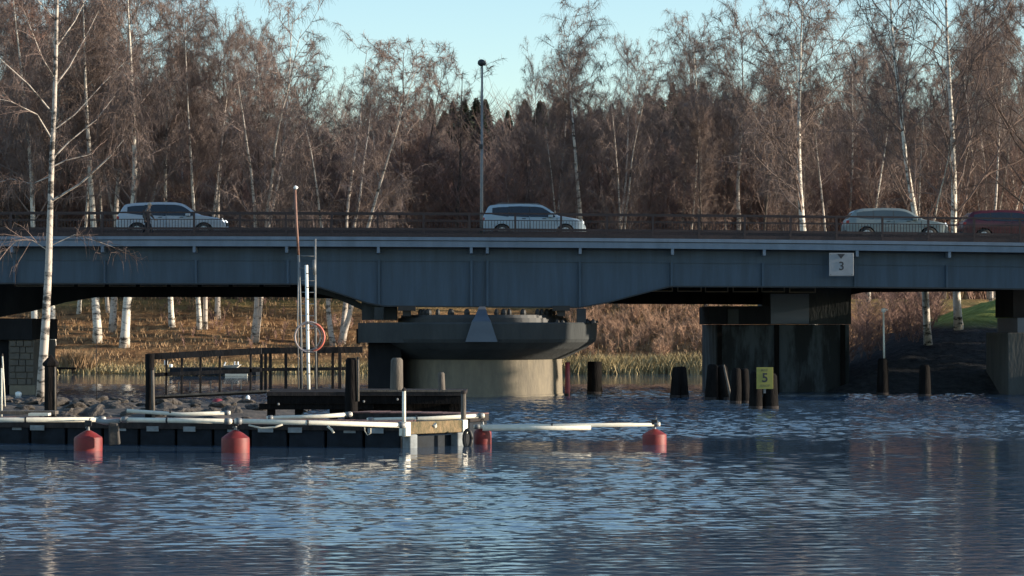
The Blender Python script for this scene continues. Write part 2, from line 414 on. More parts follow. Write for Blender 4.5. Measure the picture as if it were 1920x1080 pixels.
strip(460.0, 462.5, YF+.14, YB+.2).build('overhang_soffit', M['steel_dark'], bridge)
# near web with its haunched lower edge
bot = [(-220,530),(0,530),(560,531),(600,537),(650,553),(690,566),(720,571.5),(800,572),(904,572),(1000,572),(1088,572),(1140,562),(1200,546),(1256,531.5),(1400,530.5),(1600,529.5),(1800,529),(2050,529)]
tops = [(px, zb(462, px)) for px, _ in bot]; bots = [(px, zb(py, px)) for px, py in bot]
v = []; f = []
for (px, zt), (_, zl) in zip(tops, bots):
    x = X(px, YB); v += [(x, YB, zt), (x, YB, zl), (x, YB+.03, zl), (x, YB+.03, zt)]
n = len(bot)
for i in range(n-1):
    for k in range(4):
        k2 = (k+1) % 4; f.append((i*4+k, i*4+k2, (i+1)*4+k2, (i+1)*4+k))
MB().add(v, f).build('near_girder', M['steel'], bridge)
def flange(pts, y0, y1, Yr, th=.05):
    v = []; f = []
    for px, z in pts:
        x = X(px, Yr); v += [(x, y0, z), (x, y0, z-th), (x, y1, z-th), (x, y1, z)]
    n = len(pts)
    for i in range(n-1):
        for k in range(4):
            k2 = (k+1) % 4; f.append((i*4+k, i*4+k2, (i+1)*4+k2, (i+1)*4+k))
    f += [(0,1,2,3), ((n-1)*4+3, (n-1)*4+2, (n-1)*4+1, (n-1)*4)]
    return MB().add(v, f)
flange([(px, z+.002) for px, z in bots], YB-.22, YB+.22, YB, .06).build('bottom_flange', M['steel_dark'], bridge)
# slim horizontal stiffener
flange([(px, zb(487, px)) for px in range(-220, 2051, 60)], YB-.05, YB, YB, .035).build('horizontal_stiffener', M['steel'], bridge)
def web_bottom(px):
    for (a, za), (b_, zb_) in zip(bots[:-1], bots[1:]):
        if a <= px <= b_: return za+(zb_-za)*(px-a)/(b_-a)
    return bots[-1][1]
for px in [-144, 28, 197, 368, 540, 711, 884, 914, 1087, 1259, 1430, 1603, 1775, 1948]:
    x = X(px, YB)
    z1 = web_bottom(px)
    MB().box2((x-.045, YB-.19, zb(487, px)), (x+.045, YB-.002, z1)).build('stiffener', M['steel'], bridge)
    MB().prism([(x-.06, zb(461.5, px)), (x+.06, zb(461.5, px)), (x+.06, zb(474, px)), (x-.06, zb(474, px))], YF+.02, YB-.003).build('bracket', M['steel_light'], bridge)
# far girder, lower and black
YG = 115.2
fb = [(-220,612),(-60,602),(0,594),(60,583),(120,567),(180,557),(560,557),(620,560),(711,566),(904,566),(1087,568),(1180,570),(1500,571),(1560,560),(1620,548),(2050,545)]
v = []; f = []
for px, py in fb:
    x = X(px, YG); v += [(x, YG, 6.3), (x, YG, Z(py, YG)), (x, YG+.3, Z(py, YG)), (x, YG+.3, 6.3)]
n = len(fb)
for i in range(n-1):
    for k in range(4):
        k2 = (k+1) % 4; f.append((i*4+k, i*4+k2, (i+1)*4+k2, (i+1)*4+k))
MB().add(v, f).build('far_girder', M['concrete_black'], bridge)
strip(446, 462, YB+11.5, YB+11.8).build('far_fascia', M['steel_light'], bridge)
# open rectangular cross frames glimpsed between the girders
def frame_part(px0, px1, py0, py1, Y):
    t = .05; a, b_ = X(px0, Y), X(px1, Y); z1, z0 = Z(py0, Y), Z(py1, Y)
    m = MB()
    m.box2((a, Y, z1-t), (b_, Y+.08, z1)); m.box2((a, Y, z0), (b_, Y+.08, z0+t))
    m.box2((a, Y, z0+t), (a+t, Y+.08, z1-t)); m.box2((b_-t, Y, z0+t), (b_, Y+.08, z1-t))
    return m.build('cross_frame', M['concrete'], bridge)
for a, b_, c, d in ((1215,1262,538,547),(1270,1316,536,547),(1322,1366,536,548),(1374,1422,537,548),(1428,1472,537,548),(1480,1530,539,549)):
    frame_part(a, b_, c, d, 108.5)
for a in (30, 88, 146, 204, 262, 320, 378, 436, 494):
    frame_part(a, a+50, 532.5, 537.5, 108.0)
# transverse beams under the deck
for px in (100, 280, 450, 620, 800, 1000, 1170, 1340, 1520, 1690, 1860):
    x = X(px, 110); MB().box2((x-.15, YB+.04, 5.3), (x+.15, YG-.01, 6.28)).build('cross_beam', M['steel_dark'], bridge)

# ------------------------------------------------------------------ railings
def railing(Y, label, pxs, top=398, full=True):
    r = empty('bridge_railing', (0, Y, 7), label, 'railing')
    xr = BX
    strip(top-1.2, top+1.8, Y-.03, Y+.03, xr, Y).build('top_rail', M['rust_rail'], r)
    strip(top+12.3, top+13.8, Y-.015, Y+.015, xr, Y).build('middle_rail', M['rust_rail'], r)
    strip(top+28, top+32.5, Y-.035, Y+.035, xr, Y).build('bottom_rail', M['rust_rail'], r)
    if full: strip(top+38, top+46, Y-.03, Y+.03, xr, Y).build('foot_plate', M['rust_rail'], r)
    px = 19-86.1*3
    while px < 2030:
        x = X(px, Y)
        MB().box2((x-.045, Y-.05, zb(447, px, Y)-.02), (x+.045, Y+.05, zb(top, px, Y))).build('post', M['rust_rail'], r)
        px += 86.1
    m = MB(); px = -215
    while px < 2030:
        x = X(px, Y)
        m.box2((x-.011, Y-.01, zb(top+46, px, Y)), (x+.010, Y+.01, zb(top+12.5, px, Y))); px += 5.6
    o = m.build('balusters', M['rust_rail'], r); o['kind'] = 'stuff'
    return r
railing(YF+.35, 'brown metal railing along the near edge of the bridge, in front of the cars', BX)
railing(YB+11.2, 'brown metal railing along the far edge of the bridge, behind the cars', BX, top=400.5)
gr = empty('guardrail', (0, YB+2, 7), 'dark low crash barrier between the walkway and the cars on the bridge', 'guardrail')
strip(431, 437.5, YB+1.95, YB+2.02, BX, YB+2).build('beam', M['rust_rail'], gr)
for i in range(23):
    px = -200+i*100; x = X(px, YB+2); MB().box2((x-.05, YB+2.03, zb(446, px)-.02), (x+.05, YB+2.13, zb(432, px))).build('post', M['galv_dull'], gr)

# ------------------------------------------------------------------ lamp post on the bridge
YL = YF+.75
p0 = P(903, 441, YL); p1 = P(904, 121, YL)
lp = empty('street_lamp', p0, 'tall slim grey lamp post with small round head on the bridge', 'street lamp')
MB().tube([p0-Vector((0,0,.25)), p0.lerp(p1, .15), p1], [.085,.07,.045], 12).build('pole', M['galv_dull'], lp, True)
MB().lathe([(.05,-.05),(.13,.0),(.17,.07),(.16,.17),(.09,.24),(.02,.26)], p1-Vector((.03,0,.03)), 16).build('lamp_head', M['steel_dark'], lp, True)
MB().tube([p1, p1+Vector((.12,0,-.02)), p1+Vector((.16,0,.08))], [.03,.045,.02], 8).build('bracket_arm', M['steel_dark'], lp)
MB().box((p0.x-.03, YL-.02, Z(275, YL)), (.16,.16,.2)).build('junction_box', M['steel_dark'], lp)

# ------------------------------------------------------------------ signs
def text(s, size, m, parent, loc, name='number', depth=.006, bold=0.0):
    c = bpy.data.curves.new(name, 'FONT'); c.body = s; c.size = size; c.align_x = 'CENTER'; c.align_y = 'CENTER'; c.extrude = depth; c.offset = bold
    o = bpy.data.objects.new(name, c); COL.objects.link(o); o.rotation_euler = (R(90), 0, 0)
    bpy.context.view_layer.update()
    me = bpy.data.meshes.new_from_object(o.evaluated_get(bpy.context.evaluated_depsgraph_get()))
    bpy.data.objects.remove(o); me.materials.clear(); me.materials.append(m)
    me.transform(Matrix.Rotation(R(90), 4, 'X')); me.transform(Matrix.Translation(loc))
    q = bpy.data.objects.new(name, me); COL.objects.link(q)
    q.parent = parent; q.matrix_parent_inverse = Matrix.Translation(-Vector(parent.location))
    return q
YS = YF-.12
c = P(1577.5, 496, YS)
sg = empty('clearance_sign', c, 'pale square sign with a black triangle and the number 3 on the bridge girder', 'sign')
MB().box(c, (1.06,.03,1.0)).build('plate', M['signwhite'], sg, bevel=.012)
for bx in (-.46, .46):
    for bz in (-.43, .43): MB().lathe([(.02,-.01),(.02,.01)], (c.x+bx, YS-.02, c.z+bz), 8).build('bolt', M['steel_dark'], sg)
MB().box2((c.x-.53, YS-.022, c.z-.5), (c.x+.53, YS-.016, c.z-.475)).build('rim', M['galv_dull'], sg)
text('3', .52, M['ink'], sg, P(1577.8, 499.5, YS-.02), bold=.006)
cx, cz = P(1577, 480, YS-.02).x, P(1577, 480, YS-.02).z
MB().prism([(cx-.17, cz+.09), (cx+.17, cz+.09), (cx, cz-.12)], YS-.03, YS-.018).build('triangle_mark', M['ink'], sg)
MB().box2((c.x-.4, YS+.02, c.z+.45), (c.x+.4, YF+.02, c.z+.52)).build('bracket', M['steel_dark'], sg)

# ------------------------------------------------------------------ pivot pier
PC = (X(904, 107), 107.2)
pier = empty('pivot_pier', (PC[0], PC[1], -2), 'round concrete pivot pier with wide dark slab under the middle of the bridge', 'bridge pier')
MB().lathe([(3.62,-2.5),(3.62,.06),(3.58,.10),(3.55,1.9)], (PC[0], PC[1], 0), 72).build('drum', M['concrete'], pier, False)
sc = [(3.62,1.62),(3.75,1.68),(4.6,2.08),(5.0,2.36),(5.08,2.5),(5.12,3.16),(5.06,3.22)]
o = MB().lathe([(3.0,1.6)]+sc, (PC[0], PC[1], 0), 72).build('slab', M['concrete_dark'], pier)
MB().lathe([(3.75,3.2),(3.75,3.42),(3.62,3.42),(3.6,3.55)], (PC[0], PC[1], 0), 64).build('roller_track', M['steel_dark'], pier)
for px in (788, 795, 803, 821, 846, 876, 931, 945, 955, 981, 1008, 1016, 1026, 1035, 1052):
    x = X(px, 104.4); dx = x-PC[0]; yy = PC[1]-math.sqrt(max(.1, 3.55**2-dx*dx)); r_ = random.uniform(.09,.17)
    MB().lathe([(r_,0),(r_*1.1,.08),(r_*.9,.2),(r_*.4,.27)], (x, yy+.1, 3.54), 10).build('roller', M['black'], pier)
for px in (763, 1052):
    p = P(px, 578, 104.9); MB().box(p, (.75,.7,.22)).build('bearing', M['black'], pier); MB().box(p-Vector((0,0,.22)), (.35,.4,.25)).build('bearing_foot', M['black'], pier)
# tall wedge shaped plate on the slab front
a = P(904, 575, 104.4)
z0 = Z(641, 102.0); zt = zb(571, 904)
v = []; 
for zz, hw, yf, yb in ((z0, .68, 101.9, 102.3), (3.26, .40, 101.9, 102.3), (3.5, .27, 102.5, 102.9), (zt-.04, .13, 104.5, 104.9)):
    v += [(a.x-hw, yf, zz), (a.x+hw, yf, zz), (a.x+hw, yb, zz), (a.x-hw, yb, zz)]
f = [(0,1,2,3),(12,15,14,13)]
for i in range(3):
    for k in range(4):
        k2 = (k+1) % 4; f.append((i*4+k, i*4+k2, (i+1)*4+k2, (i+1)*4+k))
MB().add(v, f).build('wedge_plate', M['panel'], pier)
for px in (711, 1090):
    x = X(px, 105); MB().box2((x-.2, 104.8, 3.35 if px < 1000 else 3.2), (x+.2, 105.2, zb(572, px)-.07)).build('support_strut', M['concrete_dark'] if px < 1000 else M['steel_dark'], pier)
x0 = X(678, 103.5)
MB().box2((x0-.15, 103.4, 2.35), (X(760,103.5), 106, 3.2)).build('slab_extension', M['concrete_dark'], pier)
MB().box2((X(667,103.6), 104, 2.3), (x0-.16, 105.5, 2.95)).build('ledge', M['wood_black'], pier)
MB().box2((X(690,104.2), 104.2, -1), (X(752,104.2), 107, 2.34)).build('side_wall', M['concrete_black'], pier)
# small debris on the slab's right shoulder
for i in range(16):
    px = random.uniform(1040, 1130); x = X(px, 105.5); s = random.uniform(.05,.16)
    MB().lathe([(s,0),(s*.8,s*.8),(s*.3,s*1.3)], (x, 105.0+random.uniform(-.4,.6), 3.2), 6).build('rubble', M['black'], pier)
# curved haunch strut on the left side of the pier, belonging to the bridge
m = MB(); pts = [(585,534),(620,545),(660,561),(700,580),(735,600)]
lo = [(585,548),(620,556),(650,568),(680,582),(720,600)]
v = []; f = []
for (a1, b1), (a2, b2) in zip(pts, lo):
    for yy in (106.2, 107.2):
        v += [(X(a1, 106.5), yy, Z(b1, 106.5)), (X(a2, 106.5), yy, Z(b2, 106.5))]
for i in range(len(pts)-1):
    q = i*4; f += [(q,q+1,q+5,q+4),(q+2,q+6,q+7,q+3),(q,q+4,q+6,q+2),(q+1,q+3,q+7,q+5)]
m.add(v, f).build('haunch_strut', M['concrete_dark'], bridge)
MB().box2((X(680,106), 105.4, Z(600,106)), (X(745,106), 106.1, Z(566,106))).build('bearing_wall', M['concrete_dark'], bridge)

# ------------------------------------------------------------------ right abutment and end piers
def wallbox(m, px0, px1, py0, py1, Y, d):
    return m.box2((X(px0, Y), Y, Z(py1, Y)), (X(px1, Y), Y+d, Z(py0, Y)))
YA = 111.5
ab = empty('bridge_abutment', (X(1460,YA), YA, -1), 'dark concrete abutment with pale water stains behind the yellow sign', 'abutment')
wallbox(MB(), 1342, 1592, 608.5, 800, YA, 8).build('stained_wall', M['stain'], ab)
wallbox(MB(), 1330, 1444, 574, 608, YA-.5, 6).build('corner_block', M['concrete_black'], ab)
wallbox(MB(), 1365, 1385, 580, 608, YA-.62, .11).build('buttress', M['concrete_dark'], ab)
wallbox(MB(), 1445, 1517, 551, 607, YA-.45, .1).build('pale_panel', M['panel'], ab)
wallbox(MB(), 1446, 1596, 540, 608, YA-.2, 6).build('bearing_wall', M['concrete_dark'], ab)
for i, px in enumerate((1345, 1452, 1576)):
    wallbox(MB(), px, px+9, 609, 800, YA-.12, .115).build('fender_plank', M['wood_black'], ab)
YP = 107.4
rp = empty('bridge_pier', (X(1915,YP), YP, -1), 'pale concrete bridge pier at the right edge of the picture', 'bridge pier')
wallbox(MB(), 1890, 1990, 624, 830, YP, 5).build('shaft', M['pier_grey'], rp, bevel=.03)
wallbox(MB(), 1908, 1990, 596, 623.5, YP+.2, 4.5).build('bearing_block', M['panel'], rp)
wallbox(MB(), 1900, 1990, 540, 595.5, YP+.4, 4).build('cross_beam', M['concrete_black'], rp)
lpi = empty('bridge_pier', (X(20,YP), YP, -1), 'stone faced bridge pier with dark cap at the left edge of the picture', 'bridge pier')
wallbox(MB(), -90, 16, 638, 830, YP+.5, 5).build('dark_shaft', M['concrete_black'], lpi)  # near-black part of the shaft, left of the stone facing
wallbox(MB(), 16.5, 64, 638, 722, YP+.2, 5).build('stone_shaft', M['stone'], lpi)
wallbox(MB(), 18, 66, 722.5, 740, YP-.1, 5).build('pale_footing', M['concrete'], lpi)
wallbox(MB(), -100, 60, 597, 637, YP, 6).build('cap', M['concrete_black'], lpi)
random.seed(3)
for r_ in range(7):
    zz0 = Z(722, YP)+r_*.285
    m = MB(); x = X(17, YP+.1)+random.uniform(0,.02)
    while x < X(62, YP)-.12:
        w_ = min(random.uniform(.22,.5), X(63, YP)-x); m.box((x+w_/2, YP+.16, zz0+.14), (w_-.03, .12+random.uniform(0,.06), .25)); x += w_
    m.build('stone_course', M['stone'], lpi, bevel=.015)

# ------------------------------------------------------------------ piles
def pile(px0, px1, pyt, pyb, Y=None, name='timber_pile', label='', group=None, m='wood_black', lean=0, cap='round', parts=True):
    if Y is None: Y = F*H0/(pyb-612)
    xa, xb = X(px0, Y), X(px1, Y); r_ = (xb-xa)/2; zt = Z(pyt, Y)
    xc = (xa+xb)/2
    root = empty(name, (xc, Y, -2), label, 'pile', group)
    L = lean
    prof = [(xc-L*0, -2.2, r_*1.05), (xc+L*.2, .1, r_*1.03), (xc+L*.6, zt*.5, r_*.95), (xc+L*.95, zt-r_*.35, r_*.85)]
    pts = [(a_, Y, z_) for a_, z_, _ in prof]; rr = [q for _, _, q in prof]
    if cap == 'round':
        pts += [(xc+L, Y, zt)]; rr += [r_*.6]
    elif cap == 'flat':
        pts[-1] = (xc+L, Y, zt); rr[-1] = r_*.97
    mb = MB().tube(pts, rr, 14)
    mb.v = [(x+.025*noise.noise(Vector((x*9, y*9, z*2))), y, z) for x, y, z in mb.v]
    mb.build('shaft', M[m], root, True)
    MB().tube([(xc+L*.1, Y, -.05), (xc+L*.12, Y, .12)], r_*1.06, 14).build('waterline_band', M['wood_dark'], root, True)
    return root
G = 'dark timber fender piles in the river'
pile(1101, 1129, 678, 739, label='single thick flat topped black pile right of the round pier', cap='flat', group=G)
pile(1059, 1069, 679, 737, Y=105.6, label='slim dark red pile hard against the right side of the round pier', m='red_dark', cap='flat', group=G)
pile(1256, 1275, 688, 746, label='left one of the two leaning piles tied together right of the flat topped pile', lean=.08, group=G)
pile(1272, 1292, 687, 746, Y=102.9, label='right one of the two leaning piles tied together right of the flat topped pile', lean=-.08, group=G)
pile(1321, 1345, 683, 750, label='left pile of the three pile cluster left of the yellow sign', lean=.08, group=G)
pile(1337, 1358, 684, 749, Y=100.6, label='middle pile of the three pile cluster left of the yellow sign', group=G)
pile(1350, 1371, 686, 750, Y=99.9, label='right pile of the three pile cluster left of the yellow sign', lean=-.14, group=G)
pl = P(1371, 749, 98.8); pt = P(1357, 684, 98.8)
o = MB().tube([(pl.x, 98.8, -1), tuple(pl), tuple(pt)], [.06,.06,.04], 8).build('leaning_pole', M['wood_grey'], smooth=True); tag(o, 'thin pale pole leaning on the right side of the three pile cluster', 'pole')
pile(1368, 1389, 690, 757, label='dark pile just left of the one that carries the yellow sign, left of its pair', lean=.05, group=G)
pile(1387, 1407, 691, 757, Y=95.2, label='dark pile just left of the one that carries the yellow sign, right of its pair', lean=-.05, group=G)
pile(1404, 1430, 696, 767, label='left pile of the pair under the yellow sign', group=G)
pile(1430, 1459, 700, 767, Y=89.0, label='right pile of the pair under the yellow sign', group=G)
pile(1644, 1666, 672, 741, label='dark pile in the shade by the right bank carrying a small lamp pole', group=G)
pile(1722, 1745, 684, 744, label='lone dark pile in the shade by the right bank, right of the lamp pole', group=G)
# yellow sign
YY = 87.9; c = P(1434, 709, YY)
ys = empty('speed_sign', c, 'yellow rectangular sign with a black 5 on the piles', 'sign')
MB().box(c, (.605,.02,.79)).build('plate', M['yellow'], ys, bevel=.006)
text('5', .46, M['ink'], ys, P(1434.3, 709, YY-.014), bold=.009)
text('MAX', .125, M['ink_pale'], ys, P(1433.5, 694, YY-.014), 'small_lettering', bold=.004)
text('KNOP', .125, M['ink_pale'], ys, P(1434.5, 723.3, YY-.014), 'small_lettering', bold=.003)
MB().box2((c.x-.04, YY+.012, c.z-.55), (c.x+.04, YY+.07, c.z+.38)).build('mounting_post', M['galv_dull'], ys)
# small lamp on its pole at the right bank
Yq = 106.8; a = P(1658, 676, Yq); b_ = P(1656.5, 586, Yq)
ql = empty('navigation_lamp', a, 'small white lamp on a slim pole above the shaded pile near the right bank', 'lamp')
MB().tube([a-Vector((0,0,.3)), b_], [.05,.04], 10).build('pole', M['galv'], ql, True)
MB().lathe([(.05,0),(.1,.04),(.1,.16),(.04,.2)], b_, 12).build('lamp', M['white'], ql, True)
MB().box(b_+Vector((.1,0,.12)), (.16,.06,.06)).build('arm', M['white'], ql)

# ------------------------------------------------------------------ buoys and booms
def buoy(px, pytop, pyb, w_px, label, Y=None, m='buoy', group='red mooring buoys'):
    Y = Y or F*H0/(pyb-612)*1.0
    s = F/Y; r_ = w_px/2/s; x = X(px, Y); h = (pyb-pytop)/s
    root = empty('mooring_buoy', (x, Y, 0), label, 'buoy', group)
    zt = h
    prof = [(r_*.8,-.28),(r_*.98,-.22),(r_*1.0,-.1),(r_*1.0,zt*.58),(r_*.97,zt*.66),(r_*.55,zt*.86),(r_*.2,zt*.99),(r_*.16,zt)]
    MB().lathe(prof, (x, Y, 0), 28).build('body', M[m], root, True).data.set_sharp_from_angle(angle=R(25))
    MB().tube([(x, Y, zt-.02), (x, Y, zt+.09)], [.045,.03], 10).build('stem', M['galv_dull'], root)
    t_ = [(x+.05*math.cos(k*math.pi/5), Y, zt+.11+.05*math.sin(k*math.pi/5)) for k in range(11)]
    MB().tube(t_, .012, 6).build('shackle', M['black'], root)
    return root, Vector((x, Y, zt))
b1, t1 = buoy(166, 806, 844, 53, 'red buoy furthest left under the boom joint, below the pointed black post', 59.2)
b2, t2 = buoy(442, 806, 848, 53, 'red buoy below the boom joint between the left one and the timber beam end')
b3, t3 = buoy(905, 797, 832, 33, 'red buoy half hidden behind the right corner of the timber beam end')
b4, t4 = buoy(1227, 804, 833, 45, 'red buoy alone on open water at the far right end of the boom')
# a dark red and a black and white float behind the pontoon
def small_float(px, py0, py1, wpx, Y, mm, label):
    s = F/Y; r_ = wpx/2/s; x = X(px, Y); zt = Z(py0, Y); zb_ = Z(py1, Y)
    o = MB().lathe([(r_*.5, zb_-.1),(r_,zb_),(r_, zb_+(zt-zb_)*.7),(r_*.6, zt-.02),(r_*.2,zt)], (x, Y, 0), 18).build('float_buoy', M[mm], None, True); tag(o, label, 'buoy')
small_float(408, 747, 762, 22, 88, 'red_dark', 'small dark red float beyond the rocks under the gangway')
small_float(457, 742, 754, 14, 97, 'black', 'small black float left of the white one under the gangway')
small_float(465, 741, 755, 8, 96.5, 'white', 'small white float under the gangway beside a black one')
small_float(35, 734, 741, 12, 104.6, 'white', 'small white float at the foot of the left pier')

def boom(pts, r_px, label, Ys, clamps=True, group='white mooring booms', name='mooring_boom', m='galv', ends=(True, True)):
    pp = [P(px, py, Y) for (px, py), Y in zip(pts, Ys)]
    root = empty(name, pp[0], label, 'boom', group)
    rr = r_px*Ys[0]/F
    MB().tube(pp, rr, 12).build('pipe', M[m], root, True)
    if clamps:
        for e, pq in ((0, pp[0]), (1, pp[-1])):
            if not ends[e]: continue
            d = (pp[1]-pp[0]).normalized() if e == 0 else (pp[-2]-pp[-1]).normalized()
            MB().tube([pq+d*.03, pq+d*.16], rr*1.3, 12).build('collar', M['galv_dull'], root, True)
        mid = pp[0].lerp(pp[-1], .42); d = (pp[-1]-pp[0]).normalized()
        MB().tube([mid-d*.02, mid+d*.02], rr*1.25, 10).build('strap', M['black'], root)
    return root
boom([(-60,787.5),(0,787.5),(198,786.5)], 4.6, 'white mooring boom running out of the left edge of the picture', [59.5,59.5,59.4])
boom([(228,787),(434,790)], 4.6, 'white mooring boom between the two red buoys on the left', [59.0,58.2])
boom([(440,789.5),(600,793),(760,797.5)], 4.8, 'long white mooring boom between the second red buoy and the timber beam end', [57.9,58.6,59.3])
boom([(238,770),(340,777),(432,774)], 3.6, 'slightly bent white boom lying on the rocks left of the small dark red float', [66,66,66], ends=(False, True))
boom([(500,784),(600,781),(660,776.5)], 4.0, 'short white boom with shackles in front of the left half of the platform', [62.5,62.7,63])
boom([(688,787.5),(800,785),(908,779)], 4.0, 'white boom passing behind the short post of the beam end towards the third red buoy', [62.0,62.3,62.6])
boom([(888,800),(1060,798),(1238,795.5)], 3.7, 'long upper white boom reaching over open water to the lone right buoy', [62.4,62.4,62.3])
boom([(905,804),(1108,802)], 4.3, 'thicker shorter white boom lying below the long one over open water', [62.2,62.2], clamps=False)
o = MB().tube([P(466,797,57.7), P(490,803,57.7), P(515,801,57.7), P(530,796,57.7)], .022, 8).build('rope', M['rope'], smooth=True); tag(o, 'pale slack rope hanging under the boom right of the second buoy', 'rope')
o = MB().tube([P(683,795,59), P(684,808,59), P(689,816,59), P(695,812,59), P(695,803,59)], .014, 8).build('rope', M['rope'], smooth=True); tag(o, 'short looped rope hanging from the long boom near the beam end', 'rope')
o = MB().tube([P(614,799,59), P(622,806,59), P(626,812,59)], .03, 8).build('boom_fitting', M['galv'], smooth=True); tag(o, 'short white fitting angled down under the middle of the long boom', 'fitting')
for k, (t, lb) in enumerate(((t1,'black chain shackled to the top of the leftmost red buoy'),(t2,'black chain shackled to the top of the second red buoy'),(t4,'black clamp on the boom above the lone right buoy'))):
    root = empty('boom_clamp', t, lb, 'clamp')
    MB().box(t+Vector((0,0,.17)), (.16,.14,.14)).build('block', M['black'], root, bevel=.02)
    MB().tube([t+Vector((-.06,0,.05)), t+Vector((.05,0,.3))], .02, 6).build('pin', M['galv_dull'], root)
o = MB().prism([(X(205,58.8), Z(792,58.8)), (X(222,58.8), Z(794,58.8)), (X(226,58.8), Z(833,58.8)), (X(206,58.8), Z(836,58.8))], 58.7, 58.9).build('rubber_fender', M['rock'], bevel=.03); tag(o, 'grey hanging rubber fender right of the leftmost red buoy', 'fender')
o = MB().tube([P(180,789,59.1), P(200,791.5,59.1), P(224,789,59)], [.05,.075,.055], 10).build('canvas_wrap', M['float'], smooth=True); tag(o, 'grey bundled cloth over the boom joint right of the leftmost buoy', 'bundle')

# ------------------------------------------------------------------ pontoon
def pontoon(a, b_, z, wdt, label, nfl, name='pontoon'):
    a = Vector(a); b_ = Vector(b_); d = (b_-a); L = d.length; ang = math.atan2(d.y, d.x); d.normalize()
    root = empty(name, a, label, 'pontoon')
    nrm = Vector((-d.y, d.x, 0)); rot = Matrix.Rotation(ang, 3, 'Z'); c = (a+b_)/2+nrm*wdt/2
    MB().box((c.x, c.y, z-.21), (L, wdt-.04, .18), rot).build('edge_beam', M['wood_dark'], root)
    m = MB(); nb = int(L/.16)
    for i in range(nb):
        q = a+d*((i+.5)*L/nb)+nrm*wdt/2
        m.box((q.x, q.y, z-.1+random.uniform(-.004,.004)), (L/nb-.012, wdt, .035), rot)
    m.build('deck_planks', M['wood_red'], root)
    for i in range(nfl):
        q = a+d*((i+.5)*L/nfl)+nrm*wdt/2
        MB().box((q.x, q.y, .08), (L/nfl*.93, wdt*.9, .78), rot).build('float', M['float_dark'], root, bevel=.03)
        MB().box((q.x+random.uniform(-.3,.3)-nrm.x*wdt*.47, q.y-nrm.y*wdt*.47, .42), (L/nfl*random.uniform(.25,.45), .03, .13), rot).build('float_block', M['float'], root)
    return root, d, nrm
A0 = (X(-80,63.0), 63.0, 0); A1 = (X(752,60.6), 60.6, 0)
pr, dd, nn = pontoon(A0, A1, .72, 1.6, 'long low dark floating pontoon in front of the rocks and platform', 12)
pontoon((X(655,66.2),66.4,0), (X(880,64.6),64.8,0), .78, 1.2, 'short pontoon section with pale float blocks behind the timber beam end', 5)
# beam end with its lit timber: turned towards the sun
e0 = Vector((X(757,60.4), 60.4, 0)); e1 = Vector((X(871,61.9), 61.9, 0)); d = (e1-e0); L = d.length; ang = math.atan2(d.y, d.x); rot = Matrix.Rotation(ang, 3, 'Z')
be = empty('pontoon_end', (e0+e1)/2, 'mossy squared timber beam on pale floats closing the right end of the pontoon', 'pontoon end')
c = (e0+e1)/2
MB().box((c.x, c.y, .50), (L, .22, .31), rot).build('timber_beam', M['wood_moss'], be, bevel=.02)
for t in (.1, .88):
    q = e0.lerp(e1, t); MB().box((q.x, q.y, .12), (.26,.3,.44), rot).build('float', M['float'], be, bevel=.03)
for t in (.02, .96):
    q = e0.lerp(e1, t); MB().box((q.x, q.y-.02, .48), (.18,.26,.36), rot).build('end_bracket', M['galv'], be, bevel=.02)
q = e0.lerp(e1, .5)
MB().tube([(q.x, q.y-.18, .58), (q.x+.02, q.y-.12, .50)], [.06,.05], 8).build('mooring_eye', M['galv'], be)
MB().box((c.x, c.y+.5, .05), (L*.93,.5,.45), rot).build('rear_float', M['float_dark'], be)  # near-black float box behind the timber beam
tq = [P(877+7*math.cos(k*math.pi/8), 823+17*math.sin(k*math.pi/8), 61.3) for k in range(17)]
o = MB().tube(tq, .05, 8).build('tyre_fender', M['black'], smooth=True); tag(o, 'black tyre fender at the right corner of the timber beam end', 'fender')
def slim_post(px, py0, py1, Y, r_, m, label, name='post', lean=0, cap=None):
    a = P(px, py1, Y); b_ = P(px+lean, py0, Y)
    root = empty(name, a, label, 'post'); MB().tube([a-Vector((0,0,.25)), b_], [r_, r_*.92], 10).build('shaft', M[m], root, True)
    MB().lathe([(r_*1.15,0),(r_*1.1,.04),(r_*.4,.08)], b_, 10).build('cap', M['wood_dark'], root)
    return root
slim_post(757.5, 733, 800, 60.35, .05, 'galv', 'slim pale post standing on the left corner of the timber beam end')
slim_post(869, 738, 792, 61.9, .07, 'wood_grey', 'short grey post standing on the right corner of the timber beam end')
# white planks / crate tops lying on the pontoon
o = MB().box2((X(55,62.5), 62.4, .735), (X(92,62.5), 62.8, .80)).build('pale_plank', M['galv']); tag(o, 'short pale plank lying on the pontoon below the pointed black post', 'plank')
o = MB().box2((X(-30,63), 63.4, .735), (X(98,63), 63.9, .82)).build('grey_plank', M['wood_grey']); tag(o, 'long grey plank on the pontoon at the left edge', 'plank')
# pointed black post with a pale strip standing in for its sunlit edge, and two thin poles
Yk = 66.0; a = P(95, 778, Yk)
bp_ = empty('marker_post', a, 'thick black square post with a pointed top on the left shore', 'post')
r_ = .155; zt = Z(684, Yk)
MB().lathe([(r_*1.1,-.9),(r_*1.1, zt-.05),(r_*1.45, zt-.02),(r_*1.45, zt+.05),(.01, Z(665,Yk))], (a.x, Yk, 0), 6, .3).build('shaft', M['wood_black'], bp_)
MB().tube([(X(103.5,Yk-.1), Yk-.1, Z(780,Yk)), (X(103,Yk-.1), Yk-.1, Z(688,Yk))], [.035,.03], 8).build('lit_edge_strip', M['wood_grey'], bp_, True)
MB().box((X(125,104), 104, Z(689,104)), (.001+.9,.08,.07)).build('crossbar', M['wood_black'], bp_) if False else None
slim_post(3, 690, 780, 66.5, .025, 'galv', 'thin pale pole at the very left edge, the shorter of two', 'thin_pole')
